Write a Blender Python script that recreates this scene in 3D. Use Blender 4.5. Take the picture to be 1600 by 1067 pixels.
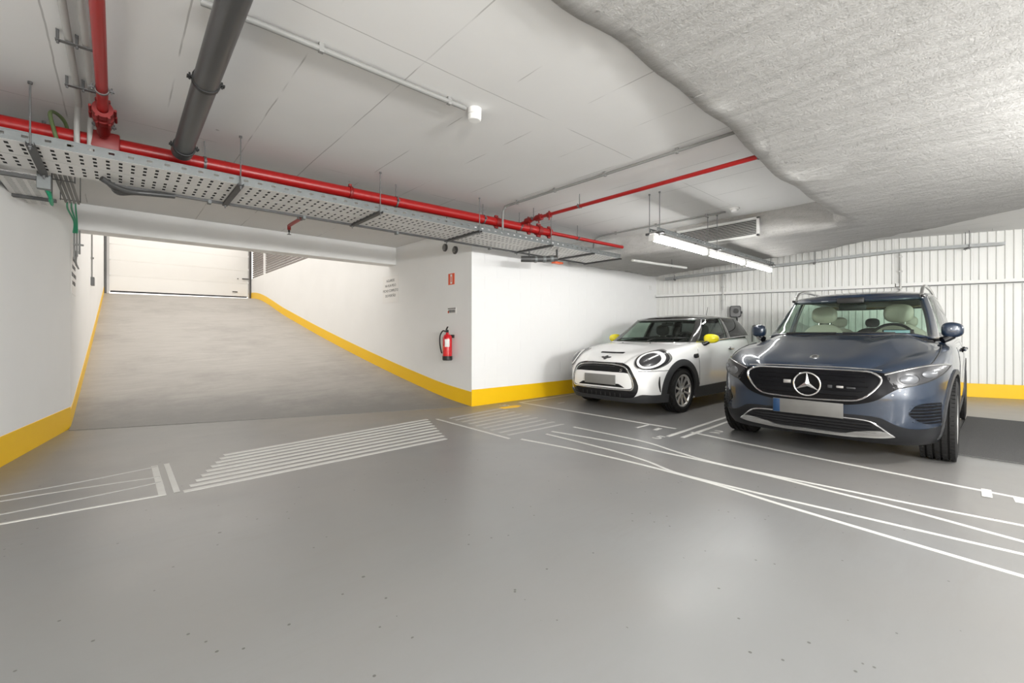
import bpy, bmesh, math, random
import numpy as np
from mathutils import Vector, Matrix
from mathutils.bvhtree import BVHTree

for _o in list(bpy.data.objects):
    bpy.data.objects.remove(_o)
SC = bpy.context.scene
COL = SC.collection
RAD = math.radians
random.seed(7)

# ------------------------------------------------------------------ camera, world, light, exposure
# world frame: X runs into the parking bays, Y runs up the ramp, Z up (metres)
cam_d = bpy.data.cameras.new('camera')
cam = bpy.data.objects.new('camera', cam_d)
COL.objects.link(cam)
cam_d.sensor_fit = 'HORIZONTAL'
cam_d.sensor_width = 36.0
cam_d.lens = 690.0 / 1600.0 * 36.0
cam_d.shift_y = -11.5 / 1600.0
cam_d.clip_start = 0.05
cam.location = (0.0, 0.0, 1.1)
cam.rotation_euler = (RAD(90), 0, RAD(48.284 - 90))
SC.camera = cam

world = bpy.data.worlds.new('world')
SC.world = world
world.use_nodes = True
_bg = world.node_tree.nodes['Background']
_bg.inputs['Color'].default_value = (1.0, 0.955, 0.90, 1)
_bg.inputs['Strength'].default_value = 2.2

SC.view_settings.view_transform = 'Standard'
SC.view_settings.look = 'None'
SC.view_settings.gamma = 1.0
SC.view_settings.use_curve_mapping = False
SC.view_settings.exposure = 0.0


def lamp(name, loc, energy, color=(1.0, 0.998, 0.985)):
    """an added fill light, unseen behind and beside the camera: it shines all round"""
    d = bpy.data.lights.new(name, 'POINT')
    d.shadow_soft_size = 0.12
    d.energy = energy
    d.color = color
    o = bpy.data.objects.new(name, d)
    o.location = loc
    COL.objects.link(o)
    return o


FILL_W = 190.0  # unseen fill lights added to brighten the ceiling, left wall and cars
for _x, _y, _z, _e in [(0.3, -0.9, 2.0, 0.7), (2.3, -2.6, 1.9, 2.2), (-0.6, -3.6, 1.8, 1.5), (1.6, -5.6, 1.8, 1.8),
                       (4.3, -1.1, 2.0, 0.8), (7.6, -2.4, 1.9, 0.5), (9.8, -2.6, 1.9, 0.3)]:
    lamp('fill_light', (_x, _y, _z), FILL_W * _e)
TUBE_STRENGTH = 36.0

# ------------------------------------------------------------------ helpers


class MB:
    """collects quads / tubes / boxes of ONE mesh"""

    def __init__(self):
        self.v, self.f, self.m = [], [], []
        self.mi = 0

    def add(self, vs, fs):
        b = len(self.v)
        self.v += [tuple(p) for p in vs]
        for f in fs:
            self.f.append([b + i for i in f])
            self.m.append(self.mi)
        return self

    def box(self, x0, x1, y0, y1, z0, z1):
        vs = [(x0, y0, z0), (x1, y0, z0), (x1, y1, z0), (x0, y1, z0), (x0, y0, z1), (x1, y0, z1), (x1, y1, z1), (x0, y1, z1)]
        return self.add(vs, [(0, 3, 2, 1), (4, 5, 6, 7), (0, 1, 5, 4), (1, 2, 6, 5), (2, 3, 7, 6), (3, 0, 4, 7)])

    def cbox(self, x0, x1, y0, y1, z0, z1, b):
        """box with chamfered edges"""
        bm = bmesh.new()
        bmesh.ops.create_cube(bm, size=1.0)
        for v in bm.verts:
            v.co = Vector(((x0 + x1) / 2 + v.co.x * (x1 - x0), (y0 + y1) / 2 + v.co.y * (y1 - y0), (z0 + z1) / 2 + v.co.z * (z1 - z0)))
        bmesh.ops.bevel(bm, geom=bm.edges[:], offset=b, segments=2, affect='EDGES', profile=0.5)
        return self.addbm(bm)

    def addbm(self, bm):
        bm.verts.index_update()
        vs = [tuple(v.co) for v in bm.verts]
        fs = [[v.index for v in f.verts] for f in bm.faces]
        bm.free()
        return self.add(vs, fs)

    def bar(self, p, q, w, h, up=(0, 0, 1)):
        """rectangular bar from p to q, width w (across), height h (along up)"""
        p, q = Vector(p), Vector(q)
        d = (q - p).normalized()
        u = Vector(up)
        if abs(d.dot(u)) > 0.99:
            u = Vector((1, 0, 0))
        s = d.cross(u).normalized()
        u = s.cross(d).normalized()
        vs = []
        for c in (p, q):
            for a, b in ((-1, -1), (1, -1), (1, 1), (-1, 1)):
                vs.append(c + s * (a * w / 2) + u * (b * h / 2))
        return self.add(vs, [(0, 3, 2, 1), (4, 5, 6, 7), (0, 1, 5, 4), (1, 2, 6, 5), (2, 3, 7, 6), (3, 0, 4, 7)])

    def tube(self, pts, r, seg=12, caps=True, closed=False):
        pts = [Vector(p) for p in pts]
        n = len(pts)
        rs = r if isinstance(r, (list, tuple)) else [r] * n
        rings = []
        ref = None
        for i, p in enumerate(pts):
            if closed:
                d = pts[(i + 1) % n] - pts[(i - 1) % n]
            else:
                d = pts[min(i + 1, n - 1)] - pts[max(i - 1, 0)]
            d.normalize()
            if ref is None:
                ref = Vector((0, 0, 1)) if abs(d.z) < 0.9 else Vector((1, 0, 0))
            a = (ref - d * ref.dot(d)).normalized()
            b = d.cross(a)
            ref = a
            rings.append([p + (a * math.cos(2 * math.pi * k / seg) + b * math.sin(2 * math.pi * k / seg)) * rs[i] for k in range(seg)])
        vs = [v for rg in rings for v in rg]
        fs = []
        for i in range(n if closed else n - 1):
            j = (i + 1) % n
            for k in range(seg):
                l = (k + 1) % seg
                fs.append((i * seg + k, i * seg + l, j * seg + l, j * seg + k))
        if caps and not closed:
            fs.append(tuple(range(seg))[::-1])
            fs.append(tuple(range((n - 1) * seg, n * seg)))
        return self.add(vs, fs)

    def cyl(self, p, q, r, seg=16):
        return self.tube([p, q], r, seg)

    def lathe(self, prof, o, axis='z', seg=24, a0=0.0, a1=2 * math.pi, caps=False):
        """prof = [(radius, along)]"""
        o = Vector(o)
        full = abs(a1 - a0 - 2 * math.pi) < 1e-6
        n = seg if full else seg + 1
        vs = []
        for r, h in prof:
            for k in range(n):
                a = a0 + (a1 - a0) * k / seg
                c, s = r * math.cos(a), r * math.sin(a)
                vs.append(o + Vector({'z': (c, s, h), 'y': (c, h, s), 'x': (h, c, s)}[axis]))
        fs = []
        for i in range(len(prof) - 1):
            for k in range(seg):
                l = (k + 1) % n
                fs.append((i * n + k, i * n + l, (i + 1) * n + l, (i + 1) * n + k))
        if caps:
            fs.append(tuple(range(n)))
            fs.append(tuple(range((len(prof) - 1) * n, len(prof) * n)))
        return self.add(vs, fs)

    def grid(self, P):
        """P[i][j] points"""
        n, m = len(P), len(P[0])
        return self.add([p for r in P for p in r], [(i * m + j, i * m + j + 1, (i + 1) * m + j + 1, (i + 1) * m + j) for i in range(n - 1) for j in range(m - 1)])

    def ball(self, c, rx, ry, rz, seg=20, rings=12, p=2.0):
        vs, fs = [], []
        for i in range(rings + 1):
            a = -math.pi / 2 + math.pi * i / rings
            for k in range(seg):
                b = 2 * math.pi * k / seg
                f = lambda t: math.copysign(abs(t) ** (2 / p), t)
                vs.append((c[0] + rx * f(math.cos(a)) * f(math.cos(b)), c[1] + ry * f(math.cos(a)) * f(math.sin(b)), c[2] + rz * f(math.sin(a))))
        for i in range(rings):
            for k in range(seg):
                l = (k + 1) % seg
                fs.append((i * seg + k, i * seg + l, (i + 1) * seg + l, (i + 1) * seg + k))
        return self.add(vs, fs)

    def prism(self, poly, fn, h):
        """poly 2D list; fn(u,v,w)->xyz; extruded w from 0 to h"""
        n = len(poly)
        vs = [fn(u, v, 0.0) for u, v in poly] + [fn(u, v, h) for u, v in poly]
        fs = [tuple(range(n))[::-1], tuple(range(n, 2 * n))] + [(i, (i + 1) % n, n + (i + 1) % n, n + i) for i in range(n)]
        return self.add(vs, fs)


def inv_of(o):
    """inverse of the world matrix of an object built from loc + rotz and its parents"""
    m = Matrix.Identity(4)
    while o is not None:
        m = Matrix.LocRotScale(o.location, o.rotation_euler, o.scale) @ m
        o = o.parent
    return m.inverted()


def obj(name, mb, mat, parent=None, world=True, smooth=None, fix=False, solid=0.0, data=None):
    if data is None:
        me = bpy.data.meshes.new(name)
        vs = mb.v
        if parent is not None and world:
            im = inv_of(parent)
            vs = [tuple(im @ Vector(p)) for p in vs]
        me.from_pydata(vs, [], mb.f)
        mats = mat if isinstance(mat, (list, tuple)) else [mat]
        for mt in mats:
            me.materials.append(mt)
        if len(mats) > 1:
            me.polygons.foreach_set('material_index', mb.m)
        if fix:
            bm = bmesh.new()
            bm.from_mesh(me)
            bmesh.ops.remove_doubles(bm, verts=bm.verts[:], dist=1e-5)
            bmesh.ops.recalc_face_normals(bm, faces=bm.faces[:])
            bm.to_mesh(me)
            bm.free()
        me.update()
        if smooth is not None:
            me.polygons.foreach_set('use_smooth', [True] * len(me.polygons))
            me.set_sharp_from_angle(angle=RAD(smooth))
    else:
        me = data
    o = bpy.data.objects.new(name, me)
    COL.objects.link(o)
    if parent is not None:
        o.parent = parent
    if solid:
        md = o.modifiers.new('thickness', 'SOLIDIFY')
        md.thickness = solid
        md.offset = 0
    return o


def tag(o, label=None, cat=None, group=None, kind=None):
    if label: o['label'] = label
    if cat: o['category'] = cat
    if group: o['group'] = group
    if kind: o['kind'] = kind
    return o


def thing(name, label, cat, loc=(0, 0, 0), rotz=0.0, group=None):
    o = bpy.data.objects.new(name, None)
    COL.objects.link(o)
    o.location = loc
    o.rotation_euler = (0, 0, rotz)
    o.empty_display_size = 0.1
    return tag(o, label, cat, group)


def struct(name, mb, mat, parent=None, label=None, **k):
    o = obj(name, mb, mat, parent, **k)
    if parent is None:
        tag(o, label, None, None, 'structure')
    return o


def text_mesh(s, size, extrude=0.001, align='CENTER'):
    cu = bpy.data.curves.new('text', 'FONT')
    cu.body = s
    cu.size = size
    cu.extrude = extrude
    cu.align_x = align
    cu.align_y = 'CENTER'
    to = bpy.data.objects.new('text', cu)
    COL.objects.link(to)
    dg = bpy.context.evaluated_depsgraph_get()
    me = bpy.data.meshes.new_from_object(to.evaluated_get(dg))
    bpy.data.objects.remove(to)
    mb = MB()
    mb.add([tuple(v.co) for v in me.vertices], [tuple(p.vertices) for p in me.polygons])
    bpy.data.meshes.remove(me)
    return mb


def place(mb, fn):
    mb.v = [tuple(fn(*p)) for p in mb.v]
    return mb


def pchip(xs, ys):
    xs, ys = np.array(xs, float), np.array(ys, float)
    if xs[0] > xs[-1]:
        xs, ys = xs[::-1], ys[::-1]
    h = np.diff(xs)
    d = np.diff(ys) / h
    m = np.zeros(len(xs))
    for i in range(1, len(xs) - 1):
        if d[i - 1] * d[i] > 0:
            w1, w2 = 2 * h[i] + h[i - 1], h[i] + 2 * h[i - 1]
            m[i] = (w1 + w2) / (w1 / d[i - 1] + w2 / d[i])
    m[0], m[-1] = d[0], d[-1]

    def f(x):
        x = min(max(x, xs[0]), xs[-1])
        i = min(int(np.searchsorted(xs, x, side='right')) - 1, len(xs) - 2)
        i = max(i, 0)
        t = (x - xs[i]) / h[i]
        return float((1 + 2 * t) * (1 - t) ** 2 * ys[i] + t * (1 - t) ** 2 * h[i] * m[i] + t * t * (3 - 2 * t) * ys[i + 1] + t * t * (t - 1) * h[i] * m[i + 1])
    return f


def smooth01(t):
    t = min(max(t, 0.0), 1.0)
    return t * t * (3 - 2 * t)


# ------------------------------------------------------------------ materials


def mat(name, color, rough=0.5, metal=0.0, coat=0.0, spec=0.5, emit=None, estr=0.0):
    m = bpy.data.materials.new(name)
    m.use_nodes = True
    b = m.node_tree.nodes['Principled BSDF']
    b.inputs['Base Color'].default_value = (*color, 1)
    b.inputs['Roughness'].default_value = rough
    b.inputs['Metallic'].default_value = metal
    b.inputs['Coat Weight'].default_value = coat
    b.inputs['Coat Roughness'].default_value = 0.03
    b.inputs['Specular IOR Level'].default_value = spec
    if emit:
        b.inputs['Emission Color'].default_value = (*emit, 1)
        b.inputs['Emission Strength'].default_value = estr
    return m


class NT:
    def __init__(self, m):
        self.t = m.node_tree
        self.b = self.t.nodes['Principled BSDF']

    def n(self, kind, **kw):
        nd = self.t.nodes.new(kind)
        for k, v in kw.items():
            if k.startswith('i_'):
                nd.inputs[k[2:]].default_value = v
            else:
                setattr(nd, k, v)
        return nd

    def l(self, a, b):
        self.t.links.new(a, b)

    def coords(self, scale=(1, 1, 1), rot=(0, 0, 0), loc=(0, 0, 0), kind='Object'):
        tc = self.n('ShaderNodeTexCoord')
        mp = self.n('ShaderNodeMapping')
        mp.inputs['Scale'].default_value = scale
        mp.inputs['Rotation'].default_value = rot
        mp.inputs['Location'].default_value = loc
        self.l(tc.outputs[kind], mp.inputs['Vector'])
        return mp.outputs['Vector']

    def noise(self, vec, scale, detail=4, rough=0.55, dist=0.0):
        nd = self.n('ShaderNodeTexNoise')
        nd.inputs['Scale'].default_value = scale
        nd.inputs['Detail'].default_value = detail
        nd.inputs['Roughness'].default_value = rough
        nd.inputs['Distortion'].default_value = dist
        self.l(vec, nd.inputs['Vector'])
        return nd.outputs['Fac']

    def ramp(self, fac, stops):
        r = self.n('ShaderNodeValToRGB')
        el = r.color_ramp.elements
        while len(el) < len(stops):
            el.new(0.5)
        for e, (p, c) in zip(el, stops):
            e.position = p
            e.color = (*c, 1) if not isinstance(c, float) else (c, c, c, 1)
        self.l(fac, r.inputs['Fac'])
        return r.outputs['Color']

    def mix(self, fac, a, b, mode='MIX'):
        x = self.n('ShaderNodeMix', data_type='RGBA', blend_type=mode)
        for s, v in ((x.inputs[0], fac), (x.inputs[6], a), (x.inputs[7], b)):
            if hasattr(v, 'links') or hasattr(v, 'is_linked'):
                self.l(v, s)
            elif isinstance(v, (tuple, list)):
                s.default_value = (*v, 1)
            else:
                s.default_value = v
        return x.outputs[2]

    def math(self, op, a, b=0.0):
        x = self.n('ShaderNodeMath', operation=op)
        for s, v in ((x.inputs[0], a), (x.inputs[1], b)):
            if hasattr(v, 'is_linked'):
                self.l(v, s)
            else:
                s.default_value = v
        return x.outputs[0]

    def bump(self, h, strength=0.2, dist=0.01):
        b = self.n('ShaderNodeBump')
        b.inputs['Strength'].default_value = strength
        b.inputs['Distance'].default_value = dist
        self.l(h, b.inputs['Height'])
        self.l(b.outputs['Normal'], self.b.inputs['Normal'])


def mat_wall(name, col):
    m = mat(name, col, 0.75, spec=0.3)
    t = NT(m)
    v = t.coords()
    n1 = t.noise(v, 1.3, 3)
    n2 = t.noise(v, 140.0, 3)
    c = t.mix(n1, tuple(x * 0.95 for x in col), tuple(min(1, x * 1.03) for x in col))
    t.l(c, t.b.inputs['Base Color'])
    t.bump(n2, 0.12, 0.002)
    return m


M = {}
M['wall'] = mat_wall('white_wall_paint', (0.85, 0.85, 0.84))
M['block'] = mat_wall('white_painted_block', (0.87, 0.87, 0.865))
M['yellow'] = mat('yellow_band_paint', (0.93, 0.56, 0.004), 0.45)


def mat_ceiling():
    col = (0.70, 0.695, 0.68)
    m = mat('painted_formwork_concrete', col, 0.8, spec=0.3)
    t = NT(m)
    v = t.coords()
    c = t.mix(t.noise(v, 0.9, 4), (0.69, 0.685, 0.67), (0.79, 0.785, 0.775))
    # formwork joints: lines of constant X every 0.62 m, broken by noise, and sparser cross joints
    sep = t.n('ShaderNodeSeparateXYZ')
    t.l(v, sep.inputs[0])
    wob = t.math('MULTIPLY', t.math('SUBTRACT', t.noise(v, 2.0, 3), 0.5), 0.02)
    x = t.math('ADD', sep.outputs[0], wob)
    fr = t.math('ABSOLUTE', t.math('SUBTRACT', t.math('FRACT', t.math('DIVIDE', t.math('ADD', x, 9.53), 0.56)), 0.5))
    line = t.math('LESS_THAN', fr, 0.0075)
    y = t.math('ADD', sep.outputs[1], wob)
    fr2 = t.math('ABSOLUTE', t.math('SUBTRACT', t.math('FRACT', t.math('DIVIDE', t.math('ADD', y, 9.64), 2.18)), 0.5))
    line2 = t.math('LESS_THAN', fr2, 0.0016)
    brk = t.ramp(t.noise(v, 1.7, 2), [(0.47, 0.0), (0.56, 1.0)])
    brk2 = t.ramp(t.noise(v, 1.1, 2), [(0.50, 0.0), (0.56, 1.0)])
    lines = t.math('MAXIMUM', t.math('MULTIPLY', line, brk), t.math('MULTIPLY', line2, brk2))
    c = t.mix(t.math('MULTIPLY', lines, 0.55), c, (0.25, 0.24, 0.23))
    vo = t.n('ShaderNodeTexVoronoi')
    vo.inputs['Scale'].default_value = 2.2
    t.l(v, vo.inputs['Vector'])
    pit = t.math('LESS_THAN', vo.outputs['Distance'], 0.035)
    pit = t.math('MULTIPLY', pit, t.math('GREATER_THAN', t.noise(v, 3.1, 2), 0.52))
    c = t.mix(t.math('MULTIPLY', pit, 0.5), c, (0.3, 0.29, 0.28))
    t.l(c, t.b.inputs['Base Color'])
    h = t.math('SUBTRACT', t.math('MULTIPLY', t.noise(v, 30.0, 4), 0.25), lines)
    t.bump(h, 0.25, 0.006)
    return m


M['ceiling'] = mat_ceiling()


def mat_floor():
    m = mat('grey_epoxy_floor', (0.34, 0.34, 0.335), 0.28, spec=0.5)
    t = NT(m)
    v = t.coords()
    big = t.noise(v, 0.55, 4, 0.6, 0.6)
    col = t.mix(big, (0.178, 0.179, 0.177), (0.232, 0.233, 0.231))
    vs = t.coords(scale=(0.5, 3.2, 1), rot=(0, 0, RAD(35)))
    sweep = t.ramp(t.noise(vs, 5.0, 6, 0.65, 0.8), [(0.48, 0.0), (0.75, 0.30)])
    col = t.mix(t.math('MULTIPLY', sweep, t.ramp(t.noise(v, 0.5, 2), [(0.4, 0.0), (0.65, 1.0)])), col, (0.165, 0.153, 0.14))
    warm = t.math('MULTIPLY', t.ramp(t.noise(v, 0.35, 3), [(0.42, 0.0), (0.6, 1.0)]), 0.5)
    col = t.mix(warm, col, (0.215, 0.200, 0.185))
    fine = t.noise(v, 60.0, 5, 0.7)
    col = t.mix(t.ramp(fine, [(0.55, 0.0), (0.8, 0.25)]), col, (0.22, 0.21, 0.20))
    vo = t.n('ShaderNodeTexVoronoi')
    vo.inputs['Scale'].default_value = 13.0
    t.l(v, vo.inputs['Vector'])
    spk = t.math('MULTIPLY', t.math('LESS_THAN', vo.outputs['Distance'], 0.075), t.math('GREATER_THAN', t.noise(v, 3.0, 3), 0.50))
    vo2 = t.n('ShaderNodeTexVoronoi')
    vo2.inputs['Scale'].default_value = 3.2
    t.l(v, vo2.inputs['Vector'])
    spk2 = t.math('MULTIPLY', t.math('LESS_THAN', vo2.outputs['Distance'], 0.03), t.math('GREATER_THAN', t.noise(v, 2.0, 2), 0.5))
    s = t.math('MAXIMUM', spk, spk2)
    col = t.mix(t.math('MULTIPLY', s, 0.75), col, (0.05, 0.045, 0.04))
    t.l(col, t.b.inputs['Base Color'])
    rg = t.ramp(t.noise(v, 1.6, 5, 0.65), [(0.3, 0.285), (0.75, 0.36)])
    t.l(rg, t.b.inputs['Roughness'])
    return m


M['floor'] = mat_floor()


def mat_ramp():
    m = mat('brushed_ramp_concrete', (0.42, 0.39, 0.355), 0.55)
    t = NT(m)
    v = t.coords(scale=(1.2, 6.0, 1))
    v0 = t.coords()
    c = t.mix(t.noise(v, 1.6, 6, 0.65), (0.28, 0.262, 0.24), (0.45, 0.425, 0.395))
    c = t.mix(t.ramp(t.noise(v0, 0.8, 5, 0.7), [(0.48, 0.0), (0.70, 0.6)]), c, (0.24, 0.222, 0.205))
    c = t.mix(t.ramp(t.noise(v, 40.0, 4, 0.7), [(0.5, 0.0), (0.8, 0.35)]), c, (0.25, 0.235, 0.215))
    t.l(c, t.b.inputs['Base Color'])
    # the grey floor coating runs on over the foot of the ramp with a worn edge
    sep = t.n('ShaderNodeSeparateXYZ')
    t.l(v0, sep.inputs[0])
    d = t.math('ADD', t.math('SUBTRACT', sep.outputs[1], 7.1), t.math('MULTIPLY', t.math('ADD', sep.outputs[0], 0.42), 0.379))
    d = t.math('ADD', d, t.math('MULTIPLY', t.math('SUBTRACT', t.noise(v0, 1.4, 5, 0.65), 0.5), 2.6))
    edge = t.n('ShaderNodeMapRange', interpolation_type='SMOOTHSTEP')
    edge.inputs['From Min'].default_value = -0.1
    edge.inputs['From Max'].default_value = 1.9
    t.l(d, edge.inputs['Value'])
    c = t.mix(edge.outputs['Result'], (0.205, 0.198, 0.188), c)
    t.l(c, t.b.inputs['Base Color'])
    t.bump(t.noise(v, 26.0, 5, 0.7), 0.3, 0.005)
    return m


M['ramp'] = mat_ramp()


def mat_soffit():
    m = mat('sprayed_mineral_coating', (0.52, 0.51, 0.48), 0.95, spec=0.1)
    t = NT(m)
    v = t.coords(scale=(6.5, 0.8, 3.0), rot=(0, 0, RAD(-4)))
    v0 = t.coords()
    a = t.noise(v, 2.2, 8, 0.72, 0.5)
    b = t.noise(v0, 11.0, 8, 0.75)
    c = t.mix(a, (0.30, 0.292, 0.275), (0.68, 0.67, 0.65))
    c = t.mix(t.ramp(t.noise(v0, 28.0, 5, 0.7), [(0.57, 0.0), (0.70, 0.6)]), c, (0.33, 0.32, 0.30))
    c = t.mix(t.ramp(b, [(0.2, 0.35), (0.5, 0.0)]), c, (0.62, 0.61, 0.585))
    t.l(c, t.b.inputs['Base Color'])
    h = t.math('ADD', t.math('MULTIPLY', a, 0.7), b)
    h = t.math('ADD', h, t.math('MULTIPLY', t.noise(v0, 60.0, 4, 0.7), 0.35))
    t.bump(h, 0.9, 0.03)
    return m


M['soffit'] = mat_soffit()


def mat_sheet():
    m = mat('off_white_corrugated_steel', (0.76, 0.76, 0.735), 0.42)
    t = NT(m)
    v = t.coords()
    c = t.mix(t.noise(v, 1.5, 3), (0.735, 0.735, 0.70), (0.80, 0.80, 0.78))
    t.l(c, t.b.inputs['Base Color'])
    return m


M['sheet'] = mat_sheet()


def mat_noisy(name, c0, c1, scale, rough, metal=0.0, bump=0.0, spec=0.5, coat=0.0):
    m = mat(name, c0, rough, metal, spec=spec, coat=coat)
    t = NT(m)
    v = t.coords()
    n = t.noise(v, scale, 5, 0.6)
    t.l(t.mix(n, c0, c1), t.b.inputs['Base Color'])
    if bump:
        t.bump(n, bump, 0.004)
    return m


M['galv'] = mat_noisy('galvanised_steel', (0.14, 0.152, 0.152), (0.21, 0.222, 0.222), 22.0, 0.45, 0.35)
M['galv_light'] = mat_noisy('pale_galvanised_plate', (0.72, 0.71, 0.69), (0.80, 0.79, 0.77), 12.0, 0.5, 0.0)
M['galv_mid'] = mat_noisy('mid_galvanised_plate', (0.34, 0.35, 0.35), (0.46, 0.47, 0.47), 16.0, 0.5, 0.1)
M['conduit_mid'] = mat('beige_grey_conduit', (0.42, 0.415, 0.395), 0.5, spec=0.3)
M['galv_dark'] = mat_noisy('weathered_channel_steel', (0.055, 0.055, 0.056), (0.095, 0.095, 0.094), 18.0, 0.5, 0.3)
M['steel_rod'] = mat('zinc_threaded_rod', (0.17, 0.17, 0.17), 0.5, 0.6)
M['red_pipe'] = mat_noisy('red_pipe_enamel', (0.30, 0.008, 0.008), (0.37, 0.012, 0.011), 6.0, 0.34)
M['red_dark'] = mat_noisy('dark_red_coupling', (0.19, 0.008, 0.007), (0.25, 0.011, 0.010), 14.0, 0.45)
M['grey_pipe'] = mat_noisy('dark_grey_pvc', (0.050, 0.050, 0.050), (0.068, 0.068, 0.067), 5.0, 0.35)
M['grille_black'] = mat('dark_grille_plastic', (0.005, 0.005, 0.006), 0.3, spec=0.12)
M['clad_dark'] = mat('dark_bumper_plastic', (0.014, 0.0145, 0.016), 0.42, spec=0.18)
M['black'] = mat('black_plastic', (0.012, 0.012, 0.012), 0.45)
M['rubber'] = mat_noisy('black_rubber', (0.010, 0.010, 0.010), (0.017, 0.0165, 0.016), 30.0, 0.75, bump=0.2, spec=0.3)
M['conduit'] = mat('light_grey_conduit', (0.25, 0.25, 0.24), 0.5, spec=0.25)
M['conduit_w'] = mat('white_conduit', (0.62, 0.62, 0.60), 0.45)
M['white_pl'] = mat('white_plastic', (0.80, 0.80, 0.785), 0.4)
M['paint_line'] = mat_noisy('worn_white_marking_paint', (0.56, 0.555, 0.53), (0.68, 0.675, 0.65), 9.0, 0.5)
M['faded_line'] = mat_noisy('faded_white_marking_paint', (0.36, 0.355, 0.345), (0.50, 0.495, 0.48), 7.0, 0.5)
M['door_white'] = mat_noisy('white_sectional_door', (0.80, 0.79, 0.76), (0.84, 0.83, 0.80), 2.0, 0.5)
M['dark_metal'] = mat('dark_grey_metal', (0.10, 0.10, 0.10), 0.4, 0.6)
M['mid_metal'] = mat('brushed_grey_metal', (0.42, 0.41, 0.40), 0.4, 0.7)
M['green'] = mat('green_cable', (0.01, 0.30, 0.15), 0.5)
M['yellow_green'] = mat('olive_green_cable', (0.10, 0.14, 0.055), 0.6)
M['red_ext'] = mat('extinguisher_red', (0.62, 0.012, 0.02), 0.22, coat=0.5)
M['orange'] = mat('orange_plastic', (0.85, 0.13, 0.03), 0.4)
M['sign_red'] = mat('sign_red_print', (0.78, 0.10, 0.03), 0.5)
M['sign_white'] = mat('sign_white', (0.82, 0.81, 0.79), 0.5)
M['ink'] = mat('dark_print', (0.05, 0.05, 0.05), 0.6)
M['tube'] = mat('lit_tube', (1, 1, 1), 0.5, emit=(1.0, 0.99, 0.97), estr=TUBE_STRENGTH)
M['chrome'] = mat('chrome', (0.80, 0.80, 0.81), 0.09, 1.0)
M['satin'] = mat('satin_silver', (0.60, 0.60, 0.59), 0.25, 0.9)
M['machined'] = mat('machined_alloy', (0.74, 0.73, 0.71), 0.3, 0.75)
M['seal'] = mat('door_bottom_seal', (0.03, 0.03, 0.035), 0.6)


def mat_carpet():
    m = mat('charcoal_ribbed_mat', (0.09, 0.09, 0.09), 0.95, spec=0.1)
    t = NT(m)
    v = t.coords(scale=(1, 3, 1))
    n = t.noise(v, 60.0, 5, 0.7)
    t.l(t.mix(n, (0.055, 0.055, 0.055), (0.15, 0.148, 0.145)), t.b.inputs['Base Color'])
    t.bump(n, 0.6, 0.01)
    return m


M['carpet'] = mat_carpet()


def mat_paint(name, col, flake, metal=0.35, rough=0.32):
    m = mat(name, col, rough, metal, coat=1.0)
    t = NT(m)
    v = t.coords()
    n = t.noise(v, 900.0, 1)
    t.l(t.mix(n, col, flake), t.b.inputs['Base Color'])
    return m


M['silver_paint'] = mat_paint('white_silver_car_paint', (0.88, 0.88, 0.875), (0.93, 0.93, 0.925), 0.05, 0.35)
M['navy_paint'] = mat_paint('dark_blue_car_paint', (0.0045, 0.0125, 0.029), (0.007, 0.020, 0.045), 0.15, 0.35)
M['roof_black'] = mat('gloss_black_roof', (0.02, 0.02, 0.02), 0.12, coat=0.8)
M['clad'] = mat_noisy('charcoal_cladding_plastic', (0.034, 0.035, 0.037), (0.046, 0.047, 0.049), 12.0, 0.5)
M['gloss_black'] = mat('gloss_black_trim', (0.006, 0.006, 0.007), 0.12, coat=0.6)
M['yellow_mirror'] = mat('bright_yellow_cap', (0.90, 0.78, 0.02), 0.2, coat=0.6)
M['seat_dark'] = mat_noisy('black_seat_cloth', (0.015, 0.015, 0.016), (0.03, 0.03, 0.03), 40.0, 0.85)
M['seat_beige'] = mat_noisy('beige_seat_leather', (0.42, 0.38, 0.32), (0.50, 0.46, 0.40), 10.0, 0.5)
M['cabin'] = mat('dark_cabin_trim', (0.012, 0.012, 0.013), 0.7, spec=0.2)
M['cabin_light'] = mat('pale_headliner', (0.52, 0.50, 0.46), 0.8)
M['lamp_glass'] = mat('headlamp_inner', (0.035, 0.035, 0.038), 0.3, 0.1, coat=0.3)
M['lamp_bright'] = mat('headlamp_reflector', (0.15, 0.155, 0.165), 0.3, 0.4)
M['lamp_line'] = mat('light_guide_white', (0.88, 0.88, 0.88), 0.2)
M['plate'] = mat_noisy('number_plate_white', (0.09, 0.088, 0.083), (0.15, 0.147, 0.139), 4.5, 0.5)
M['plate_light'] = mat_noisy('number_plate_pale', (0.17, 0.167, 0.158), (0.25, 0.246, 0.235), 4.5, 0.5)
M['plate_blue'] = mat('number_plate_blue', (0.004, 0.03, 0.085), 0.4)
M['screen'] = mat('lit_dash_screen', (0.02, 0.05, 0.06), 0.3, emit=(0.25, 0.6, 0.75), estr=1.0)


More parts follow.
